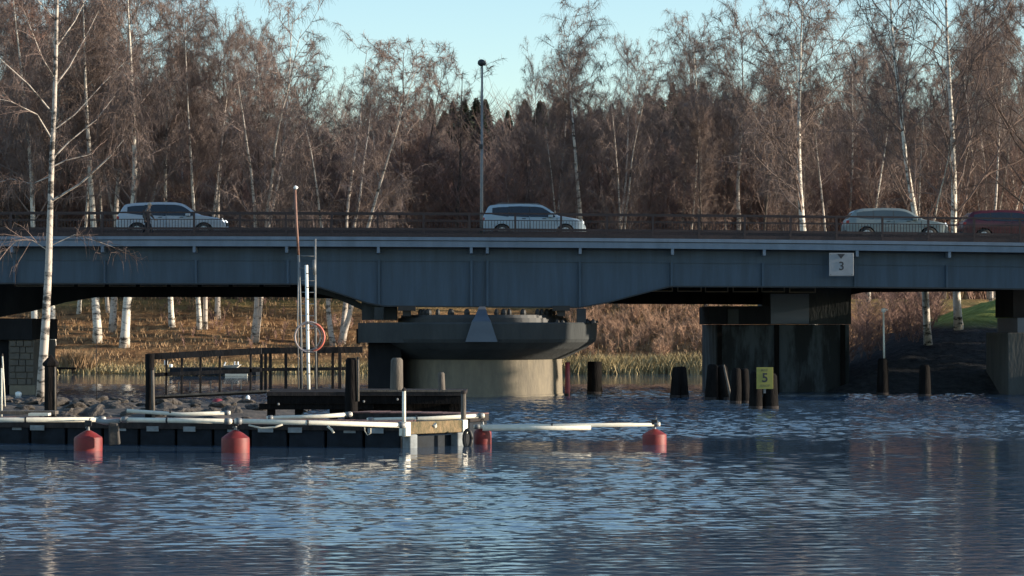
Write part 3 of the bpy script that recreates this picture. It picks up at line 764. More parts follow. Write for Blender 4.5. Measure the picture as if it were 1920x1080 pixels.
slim_post(9.5, 668, 745, 67, .022, 'galv', 'thin pale pole near the left edge, the taller of two', 'thin_pole', lean=-5)
slim_post(181, 640, 758, 84, .014, 'wood_dark', 'very thin dark stick standing in the rocks right of the pointed post', 'thin_pole')
fb_ = empty('bench_rail', P(127,693,150), 'low dark rail on the far shore beside the dry grass clump', 'rail')
MB().tube([P(104,690,152), P(143,691,152)], .07, 8).build('rail', M['wood_black'], fb_)
for px in (112, 136): MB().tube([P(px,691,152), P(px,701,152)], .06, 8).build('leg', M['wood_black'], fb_)

# ------------------------------------------------------------------ gangway and platform
YW = 72.0
gw = empty('gangway', P(280,770,YW), 'gently rising gangway with dark handrails leading from the rocks to the platform', 'gangway')
def bar(pts, r_, m, name, parent, Y=YW, n=8, sq=False):
    pp = [P(px, py, Y) for px, py in pts]
    return MB().tube(pp, r_, 4 if sq else n).build(name, M[m], parent, not sq)
def beam(px0, py0, px1, py1, Y, hh, wd, m, name, parent):
    """rectangular member; py is its top edge"""
    a, b_ = P(px0, py0, Y), P(px1, py1, Y)
    v = []
    for q in (a, b_):
        for yy in (-wd/2, wd/2):
            for zz in (0, -hh): v.append((q.x, Y+yy, q.z+zz))
    f = [(0,1,3,2),(4,6,7,5),(0,4,5,1),(2,3,7,6),(0,2,6,4),(1,5,7,3)]
    return MB().add(v, f).build(name, M[m], parent)
for Yo, s_ in ((YW-.65, 0), (YW+.65, 0)):
    beam(275, 663, 490, 652, Yo, .19, .12, 'wood_dark', 'handrail', gw)
    beam(278, 700, 490, 690, Yo, .11, .06, 'wood_dark', 'middle_rail', gw)
    for px, pt_, pb in ((312,664,745),(341,662,744),(376,660,742),(412,658,739),(470,655,734)):
        if Yo < YW and px in (376, 412, 341): continue
        beam(px-2, pt_, px+2, pt_, Yo, (pb-pt_)*Yo/F, .06, 'wood_dark', 'upright', gw)
beam(290, 741.5, 502, 731, YW-.68, .05, .08, 'wood_grey', 'floor_edge', gw)
beam(288, 742.5, 502, 732, YW, .08, 1.25, 'wood_dark', 'floor', gw)
for px in (335,356,375,395,415,435,452):
    beam(px-1, 716-(px-335)*.03, px+1, 716-(px-335)*.03, YW+1.2, .28, .03, 'galv_dull', 'netting_peg', gw)
gp = pile(272, 290, 664, 792, Y=YW-.9, name='mooring_post', label='thick dark post at the left foot of the gangway, standing in the rocks', group=None, m='wood_black', cap='flat')
slim_post(288, 694, 776, YW-1.1, .05, 'wood_grey', 'pale grey stake beside the thick post at the foot of the gangway', 'stake', lean=-2)

pf = empty('platform', P(680,780,YW), 'dark timber jetty platform with railings on crossed beams behind the booms', 'jetty')
YPn = 70.6; YPf = 74.5
def slab(px0, px1, py0, py1, Y0, Y1, m, name, parent, Yr=None):
    Yr = Yr or Y0
    return MB().box2((X(px0,Yr), Y0, Z(py1,Yr)), (X(px1,Yr), Y1, Z(py0,Yr))).build(name, M[m], parent)
slab(500, 872, 735, 742, YPn, YPf, 'wood_dark', 'deck', pf)
slab(655, 868, 731.2, 734.8, YPn-.02, YPn+.1, 'wood_grey', 'deck_edge', pf)
slab(500, 652, 730.5, 733.5, YPf-.3, YPf, 'wood_grey', 'deck_edge', pf)
slab(502, 872, 742.2, 757, YPn+.05, YPn+.3, 'wood_black', 'edge_beam', pf)
slab(486, 700, 757.2, 768, YPn+.1, YPn+.4, 'wood_black', 'cross_beam', pf)
slab(620, 872, 757.2, 776, YPn+.5, YPn+.8, 'wood_black', 'cross_beam', pf)
for px in (508, 560, 625, 690, 770, 850):
    slab(px-7, px+7, 757, 800, YPn+.45, YPn+.75, 'wood_black', 'leg', pf)
    slab(px-7, px+7, 742, 800, YPf-.6, YPf-.3, 'wood_black', 'leg', pf)
for Yo in (YPf-.1,):
    beam(488, 652, 680, 650, Yo, .19, .12, 'wood_dark', 'handrail', pf)
    beam(490, 690, 655, 688, Yo, .10, .06, 'wood_dark', 'middle_rail', pf)
for px in (490, 498, 507, 536, 565, 594, 624):
    beam(px-2.6, 653, px+2.6, 653, YPf-.05, 80*YPf/F, .08, 'wood_dark', 'upright', pf)
slab(634, 640, 651, 735, YPf-.2, YPf-.1, 'wood_dark', 'upright', pf)
for px, nm in ((522,760),(745,751),(682,755)):
    p = P(px, nm, YPn); MB().lathe([(.02,0),(.035,.02),(.035,.05),(.02,.07)], p, 8).build('bolt_head', M['galv_dull'], pf)
# big bollards standing through the platform
pile(646, 671, 671, 800, Y=69.9, name='mooring_post', label='thickest black mooring post at the left end of the low platform part', m='wood_black')
slim_post(671.5, 674, 736, 69.8, .035, 'wood_grey', 'thin pale stake on the right side of the thickest mooring post', 'stake')
pile(731, 757, 671, 800, Y=71.6, name='mooring_post', label='round topped grey mooring post in front of the pier, in the middle of the platform', m='wood_grey')
pile(825, 840, 698, 800, Y=72.2, name='mooring_post', label='shorter leaning mooring post towards the right end of the platform', m='wood_grey', lean=-.08)

# ------------------------------------------------------------------ ladder frame, gauge pole, hose ring
YD = 74.0
ld = empty('ladder', P(575,735,YD), 'tall two railed steel ladder standing on the platform', 'ladder')
bar([(553,352),(556,420),(560,478)], .04, 'rust_pole', 'long_rail', ld, YD)
bar([(560,478),(563,560),(565,640),(566,735)], .035, 'galv_dull', 'left_rail', ld, YD)
bar([(591,448),(591,560),(593,735)], .033, 'galv_dull', 'right_rail', ld, YD)
bar([(560,480),(558,600),(560,735)], .02, 'galv_dull', 'inner_rail', ld, YD+.3)
for py in (480, 503, 526, 548, 570, 592, 615):
    bar([(560,py),(592,py)], .018, 'galv_dull', 'rung', ld, YD)
bar([(552,350),(557,354)], .06, 'white', 'tip_cap', ld, YD)
bar([(589,487),(590,515)], .05, 'galv_dull', 'lamp_box', ld, YD-.06)
gp_ = empty('gauge_pole', P(576,735,YD-.35), 'white pole with small dark bands standing in front of the ladder', 'pole')
bar([(574.5,497),(577,640),(579,733)], .05, 'white', 'pole', gp_, YD-.35, 12)
for py in (512, 538, 560, 588, 618, 655, 680, 700):
    bar([(575.4+.02*(py-500),py),(575.4+.02*(py-500),py+1.6)], .056, 'black', 'band', gp_, YD-.35, 12)
rg = empty('hose_reel', P(582,632,YD-.5), 'round coil of pale and orange hose hanging on the ladder', 'hose')
for cx_, rr_, mm, th in ((580,27,'ring2',.028),(583,25,'ring',.035),(577,24,'ring2',.02)):
    a0, a1 = (-.45*math.pi, .40*math.pi) if mm == 'ring' else (0, 2*math.pi)
    pts = [(cx_+rr_*math.cos(a0+(a1-a0)*k/24), 632-rr_*1.05*math.sin(a0+(a1-a0)*k/24)) for k in range(25)]
    bar(pts, th, mm, 'hose_coil', rg, YD-.5)
# distant floating jetty with white things on it
YJ = 148
dj = empty('floating_jetty', P(430,697,YJ), 'dark flat floating jetty by the far bank seen through the gangway', 'jetty')
slab(318, 480, 690, 704, YJ, YJ+3, 'float_dark', 'deck', dj)
slab(422, 464, 701, 705, YJ-.3, YJ-.1, 'galv', 'white_edge', dj)
bw = empty('white_boat', P(432,688,YJ+1), 'tiny white rowing boat with upright handles on the distant jetty', 'boat')
v = []
def hull(x0, x1, z0, z1, y0, y1):
    m = MB(); return m.add([(x0+.15,y0+.2,z0),(x1-.25,y0+.2,z0),(x1-.25,y1-.2,z0),(x0+.15,y1-.2,z0),(x0,y0,z1),(x1,y0,z1+.06),(x1,y1,z1+.06),(x0,y1,z1)], [(0,3,2,1),(0,1,5,4),(1,2,6,5),(2,3,7,6),(3,0,4,7),(4,5,6,7)])
hull(X(416,YJ), X(448,YJ), Z(691,YJ), Z(686,YJ), YJ+.5, YJ+1.5).build('hull', M['white'], bw)
for px, q in ((420,679),(440,678),(446,678)): MB().tube([P(px,686,YJ+.8), P(px+(3 if px == 420 else 0),q,YJ+.8)], .05, 6).build('handle', M['white'], bw)
for px, q0, q1, lb in ((308,676,685,'small upright white box at the left end of the distant jetty'),(317,683,689,'small low white box at the left end of the distant jetty')):
    o = MB().box2((X(px-2.5,YJ), YJ+.5, Z(q1,YJ)), (X(px+3,YJ), YJ+.9, Z(q0,YJ))).build('white_box', M['white'], bevel=.03); tag(o, lb, 'box')

# ------------------------------------------------------------------ rocky islet
def mound_z(x, y):
    cx_, cy_ = -15.5, 84; d = math.sqrt(((x-cx_)/9.2)**2+((y-cy_)/10.5)**2)
    cx2, cy2 = -10.6, 76; d2 = math.sqrt(((x-cx2)/2.6)**2+((y-cy2)/3.5)**2)
    z = .30*(1-d**3) ; z2 = .26*(1-d2**2)
    return max(-1.5, max(z, z2)+.16*noise.noise(Vector((x*.8, y*.8, 1)))+.1*noise.noise(Vector((x*2.4, y*2.4, 1))))
v = []; f = []; NX, NY = 70, 70
for j in range(NY):
    for i in range(NX):
        x = -28+i*.3*1.0; y = 71+j*.36; v.append((x, y, mound_z(x, y)))
for j in range(NY-1):
    for i in range(NX-1):
        a = j*NX+i; f.append((a, a+1, a+NX+1, a+NX))
o = MB().add(v, f).build('rocky_islet', M['rock'], None, True); tag(o, kind='structure')
random.seed(11)
rocks = []
for k in range(5):
    bm = bmesh.new(); bmesh.ops.create_icosphere(bm, subdivisions=3, radius=1)
    for vv in bm.verts:
        n_ = noise.noise(vv.co*1.1+Vector((k*7, 0, 0)))*.45+noise.noise(vv.co*2.7+Vector((k*3, 5, 0)))*.16
        vv.co *= 1+n_; vv.co.z *= .62
    me = bpy.data.meshes.new('boulder'); bm.to_mesh(me); bm.free(); me.materials.append(M['rock']); rocks.append(me)
cnt = 0
while cnt < 170:
    x = random.uniform(-22, -8.2); y = random.uniform(72, 92); z = mound_z(x, y)
    if z < -.15: continue
    o = bpy.data.objects.new('boulder', rocks[cnt % 5]); COL.objects.link(o); s_ = random.uniform(.10, .40)
    o.location = (x, y, z+.02); o.scale = (s_*1.25, s_, s_*.8); o.rotation_euler = (random.uniform(-.4,.4), random.uniform(-.4,.4), random.uniform(0, 6))
    tag(o, 'rough grey brown boulder among the many on the rocky islet at left', 'boulder', 'boulders on the rocky islet'); cnt += 1

# ------------------------------------------------------------------ cars
def interp(pts, x):
    if x <= pts[0][0]: return pts[0][1]
    for (a, u), (b, v_) in zip(pts[:-1], pts[1:]):
        if x <= b: return u+(v_-u)*(x-a)/(b-a)
    return pts[-1][1]
def make_car(label, px_rear, px_front, Y, py_ground, roof, paint, glass, head, rails=False, length=None):
    """car pointing to the right; roof = list of (x, z) from rear to front for a 4.5 m car"""
    L = X(px_front, Y)-X(px_rear, Y); sx = L/4.5
    xc = (X(px_front, Y)+X(px_rear, Y))/2; zg = Z(py_ground, Y)
    root = empty('car', (xc, Y, zg), label, 'car', 'cars crossing the bridge')
    HW = .90
    belt = 1.0
    def top(x): return interp(roof, x)
    def wid(x, z):
        w_ = HW
        if z > belt: w_ -= (z-belt)*.40
        if z < .45: w_ -= (.45-z)*.18
        t = abs(x)/2.25
        if t > .80: w_ -= (t-.80)**2*4.2
        w_ += .015*math.exp(-((z-.78)/.08)**2)
        return w_
    WX, WR = 1.36, .37
    def bottom(x):
        b = .24
        for c_ in (-WX, WX):
            d_ = abs(x-c_)
            if d_ < WR+.02: b = max(b, .34+math.sqrt(max(0, (WR+.02)**2-d_*d_)))
        if abs(x) > 2.0: b += (abs(x)-2.0)*.4
        return b
    xs_ = sorted(set([round(-2.25+i*.075, 3) for i in range(61)]+[c_+s*(WR+.02)*q for c_ in (-WX, WX) for s in (-1, 1) for q in (1, .97, .9)]))
    NR = 12
    m = MB(); v = []; f = []
    def zrow(x, j):
        b = bottom(x); t = max(top(x), b+.05)
        return b+(t-b)*j/NR
    for side in (-1, 1):
        for x in xs_:
            for j in range(NR+1):
                z = zrow(x, j); wv = wid(x, z)
                if j == NR: wv -= .05
                v.append((x*sx, side*wv, z))
    n = len(xs_); off = n*(NR+1)
    for i in range(n-1):
        for j in range(NR):
            a = i*(NR+1)+j; f.append((a, a+NR+1, a+NR+2, a+1)); f.append((off+a, off+a+1, off+a+NR+2, off+a+NR+1))
        a = i*(NR+1)+NR; f.append((a, a+NR+1, off+a+NR+1, off+a))
        a = i*(NR+1); f.append((a, off+a, off+a+NR+1, a+NR+1))
    for i in (0, n-1):
        for j in range(NR):
            a = i*(NR+1)+j; f.append((a, a+1, off+a+1, off+a))
    v = [(x+xc, y+Y, z+zg) for x, y, z in v]
    b = m.add(v, f).build('body', paint, root, True)
    b.data.set_sharp_from_angle(angle=R(38))
    # side windows
    A = [q for q in roof]
    def window(x0, x1, zlo, cut, side, name='window', mm=None, sl=0):
        v = []; f = []; k = 14
        for i in range(k+1):
            x = x0+(x1-x0)*i/k; zt = min(top(x)-cut, 1.53*roofk)
            zl = zlo+sl*i/k
            if zt < zl+.01: zt = zl+.01
            for j in range(3):
                z = zl+(zt-zl)*j/2; v.append((xc+x*sx, Y+side*(wid(x, z)+.012), zg+z))
        for i in range(k):
            for j in range(2):
                a = i*3+j; f.append((a, a+3, a+4, a+1))
        MB().add(v, f).build(name, mm or glass, root, True)
    roofk = max(z for _, z in roof)/1.64
    for side in (-1, 1):
        window(-1.78, -1.08, 1.13, .13, side, sl=-.10); window(-1.05, -.20, 1.06, .11, side, sl=-.05); window(-.17, .92, 1.03, .11, side, sl=-.02)
        window(-1.08, -1.05, 1.06, .11, side, 'pillar', M['black']); window(-.20, -.17, 1.05, .11, side, 'pillar', M['black'])
        # sill trim, wheels, mirror, lights
        MB().box2((xc-.92*sx, Y+side*.86, zg+.22), (xc+.92*sx, Y+side*.915, zg+.34)).build('side_skirt', M['black'], root, bevel=.01)
        MB().box((xc+.72*sx, Y+side*1.0, zg+1.06), (.20,.22,.14)).build('mirror', paint, root, bevel=.03)
        MB().lathe([(.02,-.03),(.13,-.02),(.15,.03),(.05,.07)], (0,0,0), 10).build('headlight', head, root).matrix_parent_inverse = Matrix.Translation(-Vector(root.location))
        hl = COL.objects[-1]
        hl.data.transform(Matrix.Scale(.75, 4, (0,0,1))); hl.data.transform(Matrix.Rotation(R(72), 4, 'Y')); hl.data.transform(Matrix.Translation((xc+2.12*sx, Y+side*.66, zg+.76)))
        MB().box((xc-2.13*sx, Y+side*.70, zg+.92), (.2,.24,.16)).build('tail_light', M['tail'], root, bevel=.03)
        MB().box2((xc-.185*sx, Y+side*(wid(-.2,.7)+.004), zg+.36), (xc-.17*sx, Y+side*(wid(-.2,.7)+.012), zg+1.0)).build('door_gap', M['black'], root)
        MB().box2((xc+1.0*sx-.01, Y+side*(wid(1,.7)+.003), zg+.74), (xc+1.0*sx+.01, Y+side*(wid(1,.7)+.011), zg+.98)).build('door_gap', M['black'], root)
        for hx in (-.42, .45): MB().box((xc+hx*sx, Y+side*(wid(hx,.95)+.012), zg+.95), (.17,.03,.028)).build('door_handle', M['black'], root, bevel=.008)
        for c_ in (-WX, WX):
            wx = xc+c_*sx
            tw = MB().lathe([(.20,-.10),(.32,-.11),(.345,-.07),(.345,.07),(.32,.11),(.20,.10)], (0,0,0), 28).build('wheel', M['tyre'], root, True)
            tw.data.transform(Matrix.Rotation(R(90), 4, 'X')); tw.data.transform(Matrix.Translation((wx, Y+side*.79, zg+.345)))
            m = MB().lathe([(.21,-.02),(.215,.02),(.06,.03),(.05,.05)], (0,0,0), 20)
            rm = m.build('rim', M['rim'], tw)
            rm.matrix_parent_inverse = Matrix.Translation(-Vector(root.location)) @ Matrix.Identity(4)
            rm.matrix_parent_inverse = Matrix.Identity(4)
            rm.data.transform(Matrix.Rotation(R(90*side*-1), 4, 'X')); rm.data.transform(Matrix.Translation((wx, Y+side*.88, zg+.345)))
    # windscreen, rear window, bumper, grille, plate
    def top_patch(x0, x1, hw, name):
        v = []; f = []; k = 6
        for i in range(k+1):
            x = x0+(x1-x0)*i/k; z = top(x)+.012; ww = wid(x, z)-hw
            v += [(xc+x*sx, Y-ww, zg+z), (xc+x*sx, Y+ww, zg+z)]
        for i in range(k): f.append((2*i, 2*i+2, 2*i+3, 2*i+1))
        MB().add(v, f).build(name, glass, root, True)
    top_patch(.50, 1.05, .12, 'windscreen'); top_patch(-2.12, -1.95, .14, 'rear_window')
    MB().box((xc+2.20*sx, Y, zg+.40), (.16,1.45,.22)).build('front_bumper', M['black'], root, bevel=.04)
    MB().box((xc-2.20*sx, Y, zg+.45), (.16,1.5,.25)).build('rear_bumper', M['black'], root, bevel=.04)
    MB().box((xc+2.215*sx, Y, zg+.66), (.06,.8,.16)).build('grille', M['black'], root)
    MB().box2((xc-2.0*sx, Y-.6, zg+.2), (xc+2.0*sx, Y+.6, zg+.3)).build('underbody', M['black'], root)
    if rails:
        for side in (-1, 1):
            MB().tube([(xc-1.6*sx, Y+side*.58, zg+top(-1.6)-.01), (xc-1.5*sx, Y+side*.58, zg+top(-1.4)+.05), (xc+.2*sx, Y+side*.58, zg+top(.2)+.05), (xc+.3*sx, Y+side*.58, zg+top(.3)-.01)], .018, 6).build('roof_rail', M['galv_dull'], root)
    return root
M['tail'] = mat('red_tail_light', (.30,.01,.015), .3)
M['headon'] = mat('headlight_on', (.9,.9,.85), .2, emit=((1,.97,.9), 1.4))
M['headdim'] = mat('headlight_clear', (.75,.77,.75), .15, emit=((1,.97,.9), .45))  # headlights with a weak glow of their own
M['paint_silver'] = mat('silver_car_paint', (.30,.335,.385), .28, metal=.0, var=.04)
M['paint_white'] = mat('pale_blue_white_car_paint', (.27,.34,.40), .3, var=.04)
M['paint_grey'] = mat('grey_green_car_paint', (.17,.205,.215), .3, var=.05)
M['paint_red'] = mat('dark_red_car_paint', (.07,.010,.018), .3, var=.05)
suv = [(-2.25,.80),(-2.20,1.02),(-2.12,1.12),(-1.98,1.42),(-1.86,1.54),(-1.5,1.60),(-.6,1.64),(.15,1.63),(.42,1.58),(.62,1.47),(1.12,1.07),(1.35,1.02),(1.9,.93),(2.12,.84),(2.22,.66),(2.25,.50)]
suv2 = [(-2.25,.78),(-2.21,1.0),(-2.10,1.18),(-2.0,1.40),(-1.92,1.54),(-1.5,1.60),(-.6,1.62),(.10,1.60),(.35,1.56),(.55,1.45),(1.06,1.08),(1.3,1.04),(1.85,.94),(2.10,.83),(2.21,.66),(2.25,.50)]
wag = [(-2.25,.78),(-2.21,.98),(-2.10,1.10),(-1.98,1.30),(-1.84,1.46),(-1.5,1.53),(-.6,1.56),(.10,1.54),(.35,1.49),(.55,1.40),(1.10,1.04),(1.3,1.0),(1.9,.90),(2.12,.80),(2.22,.63),(2.25,.50)]
YC = 108.4
make_car('silver white utility car with bright headlights behind the walking person, leftmost on the bridge', 222, 427, YC, 448.5, suv, M['paint_silver'], M['glass'], M['headon'])
make_car('pale blue white compact sport utility car with dark windows beside the lamp post', 903, 1098, YC, 451, suv2, M['paint_white'], M['glass'], M['headdim'], True)
make_car('grey green estate car with grey windows just left of the dark red car', 1582, 1775, YC, 456, wag, M['paint_grey'], M['glass_grey'], M['headdim'])
make_car('dark red car cut by the right edge of the picture', 1800, 1996, YC, 459, [(x, z-.02) for x, z in wag], M['paint_red'], M['glass'], M['headdim'])

# ------------------------------------------------------------------ person
def ensure_skin(me):
    bm = bmesh.new(); bm.from_mesh(me); bm.verts.layers.skin.verify(); bm.to_mesh(me); bm.free()
_new = bpy.data.meshes.new
def skin_obj(name, verts, edges, radii, m, parent, sub=2, root_i=0):
    me = _new(name); me.from_pydata(verts, edges, []); ensure_skin(me); me.materials.append(m)
    o = bpy.data.objects.new(name, me); COL.objects.link(o)
    for i, r_ in enumerate(radii):
        me.skin_vertices[0].data[i].radius = r_ if isinstance(r_, tuple) else (r_, r_)
        me.skin_vertices[0].data[i].use_root = (i == root_i)
    k = o.modifiers.new('skin', 'SKIN'); k.use_smooth_shade = True
    s = o.modifiers.new('sub', 'SUBSURF'); s.levels = sub; s.render_levels = sub
    o.parent = parent; return o
M['skin'] = mat('skin', (.45,.27,.19), .6, var=.1); M['jacket'] = mat('grey_jacket', (.13,.115,.11), .85, col2=(.07,.06,.06), scale=12)
M['trousers'] = mat('dark_trousers', (.022,.022,.03), .85); M['hair'] = mat('light_cap', (.34,.29,.25), .8); M['shoe'] = mat('white_shoe', (.8,.8,.8), .6)
M['bag'] = mat('brown_bag', (.05,.03,.028), .8)
YR = YF+.9
pp = P(276, 447, YR); K = (Z(379, YR)-Z(447, YR))/1.74
per = empty('person', pp, 'person in grey jacket and dark trousers walking in front of the silver car', 'person')
per.scale = (K, K, K)
# walking to the right, leaning forward a little; x forward, y away from the camera
J = dict(pel=(0,0,.92), sp=(.02,0,1.12), ch=(.05,0,1.30), nk=(.08,0,1.47), hd=(.10,0,1.57), ht=(.11,0,1.67),
 shl=(.05,.18,1.40), ell=(.14,.24,1.14), wrl=(.30,.22,.96), shr=(.05,-.18,1.40), elr=(-.12,-.24,1.14), wrr=(-.06,-.24,.90),
 hil=(.0,.09,.88), knl=(-.10,.10,.50), anl=(-.34,.10,.13), tol=(-.24,.10,.03),
 hir=(.0,-.09,.88), knr=(.20,-.10,.50), anr=(.24,-.10,.09), tor=(.40,-.10,.04))
nm = list(J); idx = {k: i for i, k in enumerate(nm)}; vv = [J[k] for k in nm]
E = [('pel','sp'),('sp','ch'),('ch','nk'),('nk','hd'),('hd','ht'),('ch','shl'),('shl','ell'),('ell','wrl'),('ch','shr'),('shr','elr'),('elr','wrr'),('pel','hil'),('hil','knl'),('knl','anl'),('anl','tol'),('pel','hir'),('hir','knr'),('knr','anr'),('anr','tor')]
rd = dict(pel=.13, sp=.12, ch=.13, nk=.05, hd=.088, ht=.07, shl=.055, ell=.04, wrl=.026, shr=.055, elr=.04, wrr=.026, hil=.085, knl=.055, anl=.036, tol=.032, hir=.085, knr=.055, anr=.036, tor=.032)
edges = [(idx[a], idx[b]) for a, b in E]; radii = [rd[k] for k in nm]
def hand(w_, dirv, side):
    """palm and five fingers appended to the body skeleton"""
    base = Vector(J[w_]); d = Vector(dirv).normalized(); lat = Vector((d.z, 0, -d.x))
    palm = base+d*.07; vv.append(tuple(palm)); radii.append((.020,.034)); edges.append((idx[w_], len(vv)-1)); pi_ = len(vv)-1
    for k, ln in enumerate((.068,.078,.072,.056)):
        q = palm+lat*(k-1.5)*.021+d*.02; t1 = q+d*ln*.5; t2 = t1+(d*.7+Vector((0,side*.6,0))).normalized()*ln*.5
        for p_, r_ in ((q,.0095),(t1,.009),(t2,.0075)): vv.append(tuple(p_)); radii.append(r_)
        n_ = len(vv); edges.extend([(pi_, n_-3), (n_-3, n_-2), (n_-2, n_-1)])
    q = palm-d*.03+lat*.035; t1 = q+(lat+d).normalized()*.03; t2 = t1+d*.028
    for p_, r_ in ((q,.011),(t1,.010),(t2,.008)): vv.append(tuple(p_)); radii.append(r_)
    n_ = len(vv); edges.extend([(pi_, n_-3), (n_-3, n_-2), (n_-2, n_-1)])
hand('wrl', (.8,0,-.6), -1); hand('wrr', (.3,0,-1), 1)
skin_obj('body', vv, edges, radii, M['skin'], per, 2, 0)
def part(keys, E_, rr, name, m):
    ii = {k: i for i, k in enumerate(keys)}
    return skin_obj(name, [J[k] for k in keys], [(ii[a], ii[b]) for a, b in E_], rr, m, per, 2, 0)
part(['sp','pel','ch','nk','shl','ell','wrl','shr','elr','wrr'], [('sp','pel'),('sp','ch'),('ch','nk'),('ch','shl'),('shl','ell'),('ell','wrl'),('ch','shr'),('shr','elr'),('elr','wrr')], [.15,.16,.16,.062,.075,.058,.038,.075,.058,.038], 'jacket', M['jacket'])
part(['pel','hil','knl','anl','hir','knr','anr'], [('pel','hil'),('hil','knl'),('knl','anl'),('pel','hir'),('hir','knr'),('knr','anr')], [.14,.10,.075,.055,.10,.075,.055], 'trousers', M['trousers'])
for k0, k1 in (('anl','tol'),('anr','tor')):
    a, b = Vector(J[k0]), Vector(J[k1])
    m_ = MB().tube([a-Vector((.05,0,.02)), a+Vector((.02,0,-.02)), b, b+(b-a)*.25], [.045,.052,.045,.02], 10).build('shoe', M['shoe'], None, True); m_.parent = per
m_ = MB().lathe([(.098,-.04),(.104,.02),(.085,.075),(.03,.10)], (.105,0,1.62), 16).build('hair', M['hair'], None, True); m_.parent = per
m_ = MB().tube([(.195,0,1.60),(.222,0,1.565),(.2,0,1.55)], [.012,.016,.01], 8).build('nose', M['skin'], None, True); m_.parent = per
for s in (-1, 1):
    m_ = MB().lathe([(.004,-.008),(.011,0),(.004,.008)], (.185,s*.032,1.60), 8).build('eye', M['black'], None, True); m_.parent = per
    m_ = MB().lathe([(.006,-.025),(.016,0),(.006,.022)], (.10,s*.092,1.585), 8).build('ear', M['skin'], None, True); m_.parent = per
m_ = MB().box((.19,0,1.53), (.012,.045,.008)).build('mouth', M['bag']); m_.parent = per
m_ = MB().box((-.13,.02,1.18), (.17,.26,.40)).build('backpack', M['bag'], bevel=.04); m_.parent = per

# ------------------------------------------------------------------ trees
def nrm(a): return a/np.maximum(1e-9, np.linalg.norm(a, axis=-1, keepdims=True))
def tube_batch(pts, rad):
    """pts (N,K,3), rad (N,K): N three-sided tubes"""
    N, K_, _ = pts.shape
    d = nrm(pts[:, -1]-pts[:, 0]); h = np.tile(np.array([[.37,.61,.7]]), (N, 1)); a = nrm(np.cross(d, h)); b = np.cross(d, a)
    V = []
    for k in range(3):
        t = 2*math.pi*k/3; V.append(pts+(a*math.cos(t)+b*math.sin(t))[:, None, :]*rad[:, :, None])
    V = np.stack(V, 2).reshape(-1, 3)
    base = (np.arange(N)*K_*3)[:, None]; Fq = []
    for i in range(K_-1):
        for k in range(3):
            k2 = (k+1) % 3
            Fq.append(base+np.array([[i*3+k, i*3+k2, (i+1)*3+k2, (i+1)*3+k]]))
    return V, np.concatenate(Fq)
def np_mesh(name, V, Q, m, smooth_=False):
    me = bpy.data.meshes.new(name); nq = len(Q)
    me.vertices.add(len(V)); me.vertices.foreach_set('co', np.asarray(V, dtype=np.float32).ravel())
    me.loops.add(nq*4); me.loops.foreach_set('vertex_index', np.asarray(Q, dtype=np.int32).ravel())
    me.polygons.add(nq); me.polygons.foreach_set('loop_start', np.arange(0, nq*4, 4, dtype=np.int32))
    me.polygons.foreach_set('use_smooth', [smooth_]*nq)
    me.update(calc_edges=True); me.materials.append(m); return me
def polyline(p, d, L, n, r, bend, wob):
    pts = [p.copy()]; p = p.copy(); d = d.copy()
    for i in range(n):
        d = d+np.array(bend)/n+r.normal(0, wob, 3); d /= np.linalg.norm(d)
        p = p+d*L/n; pts.append(p.copy())
    return np.array(pts)
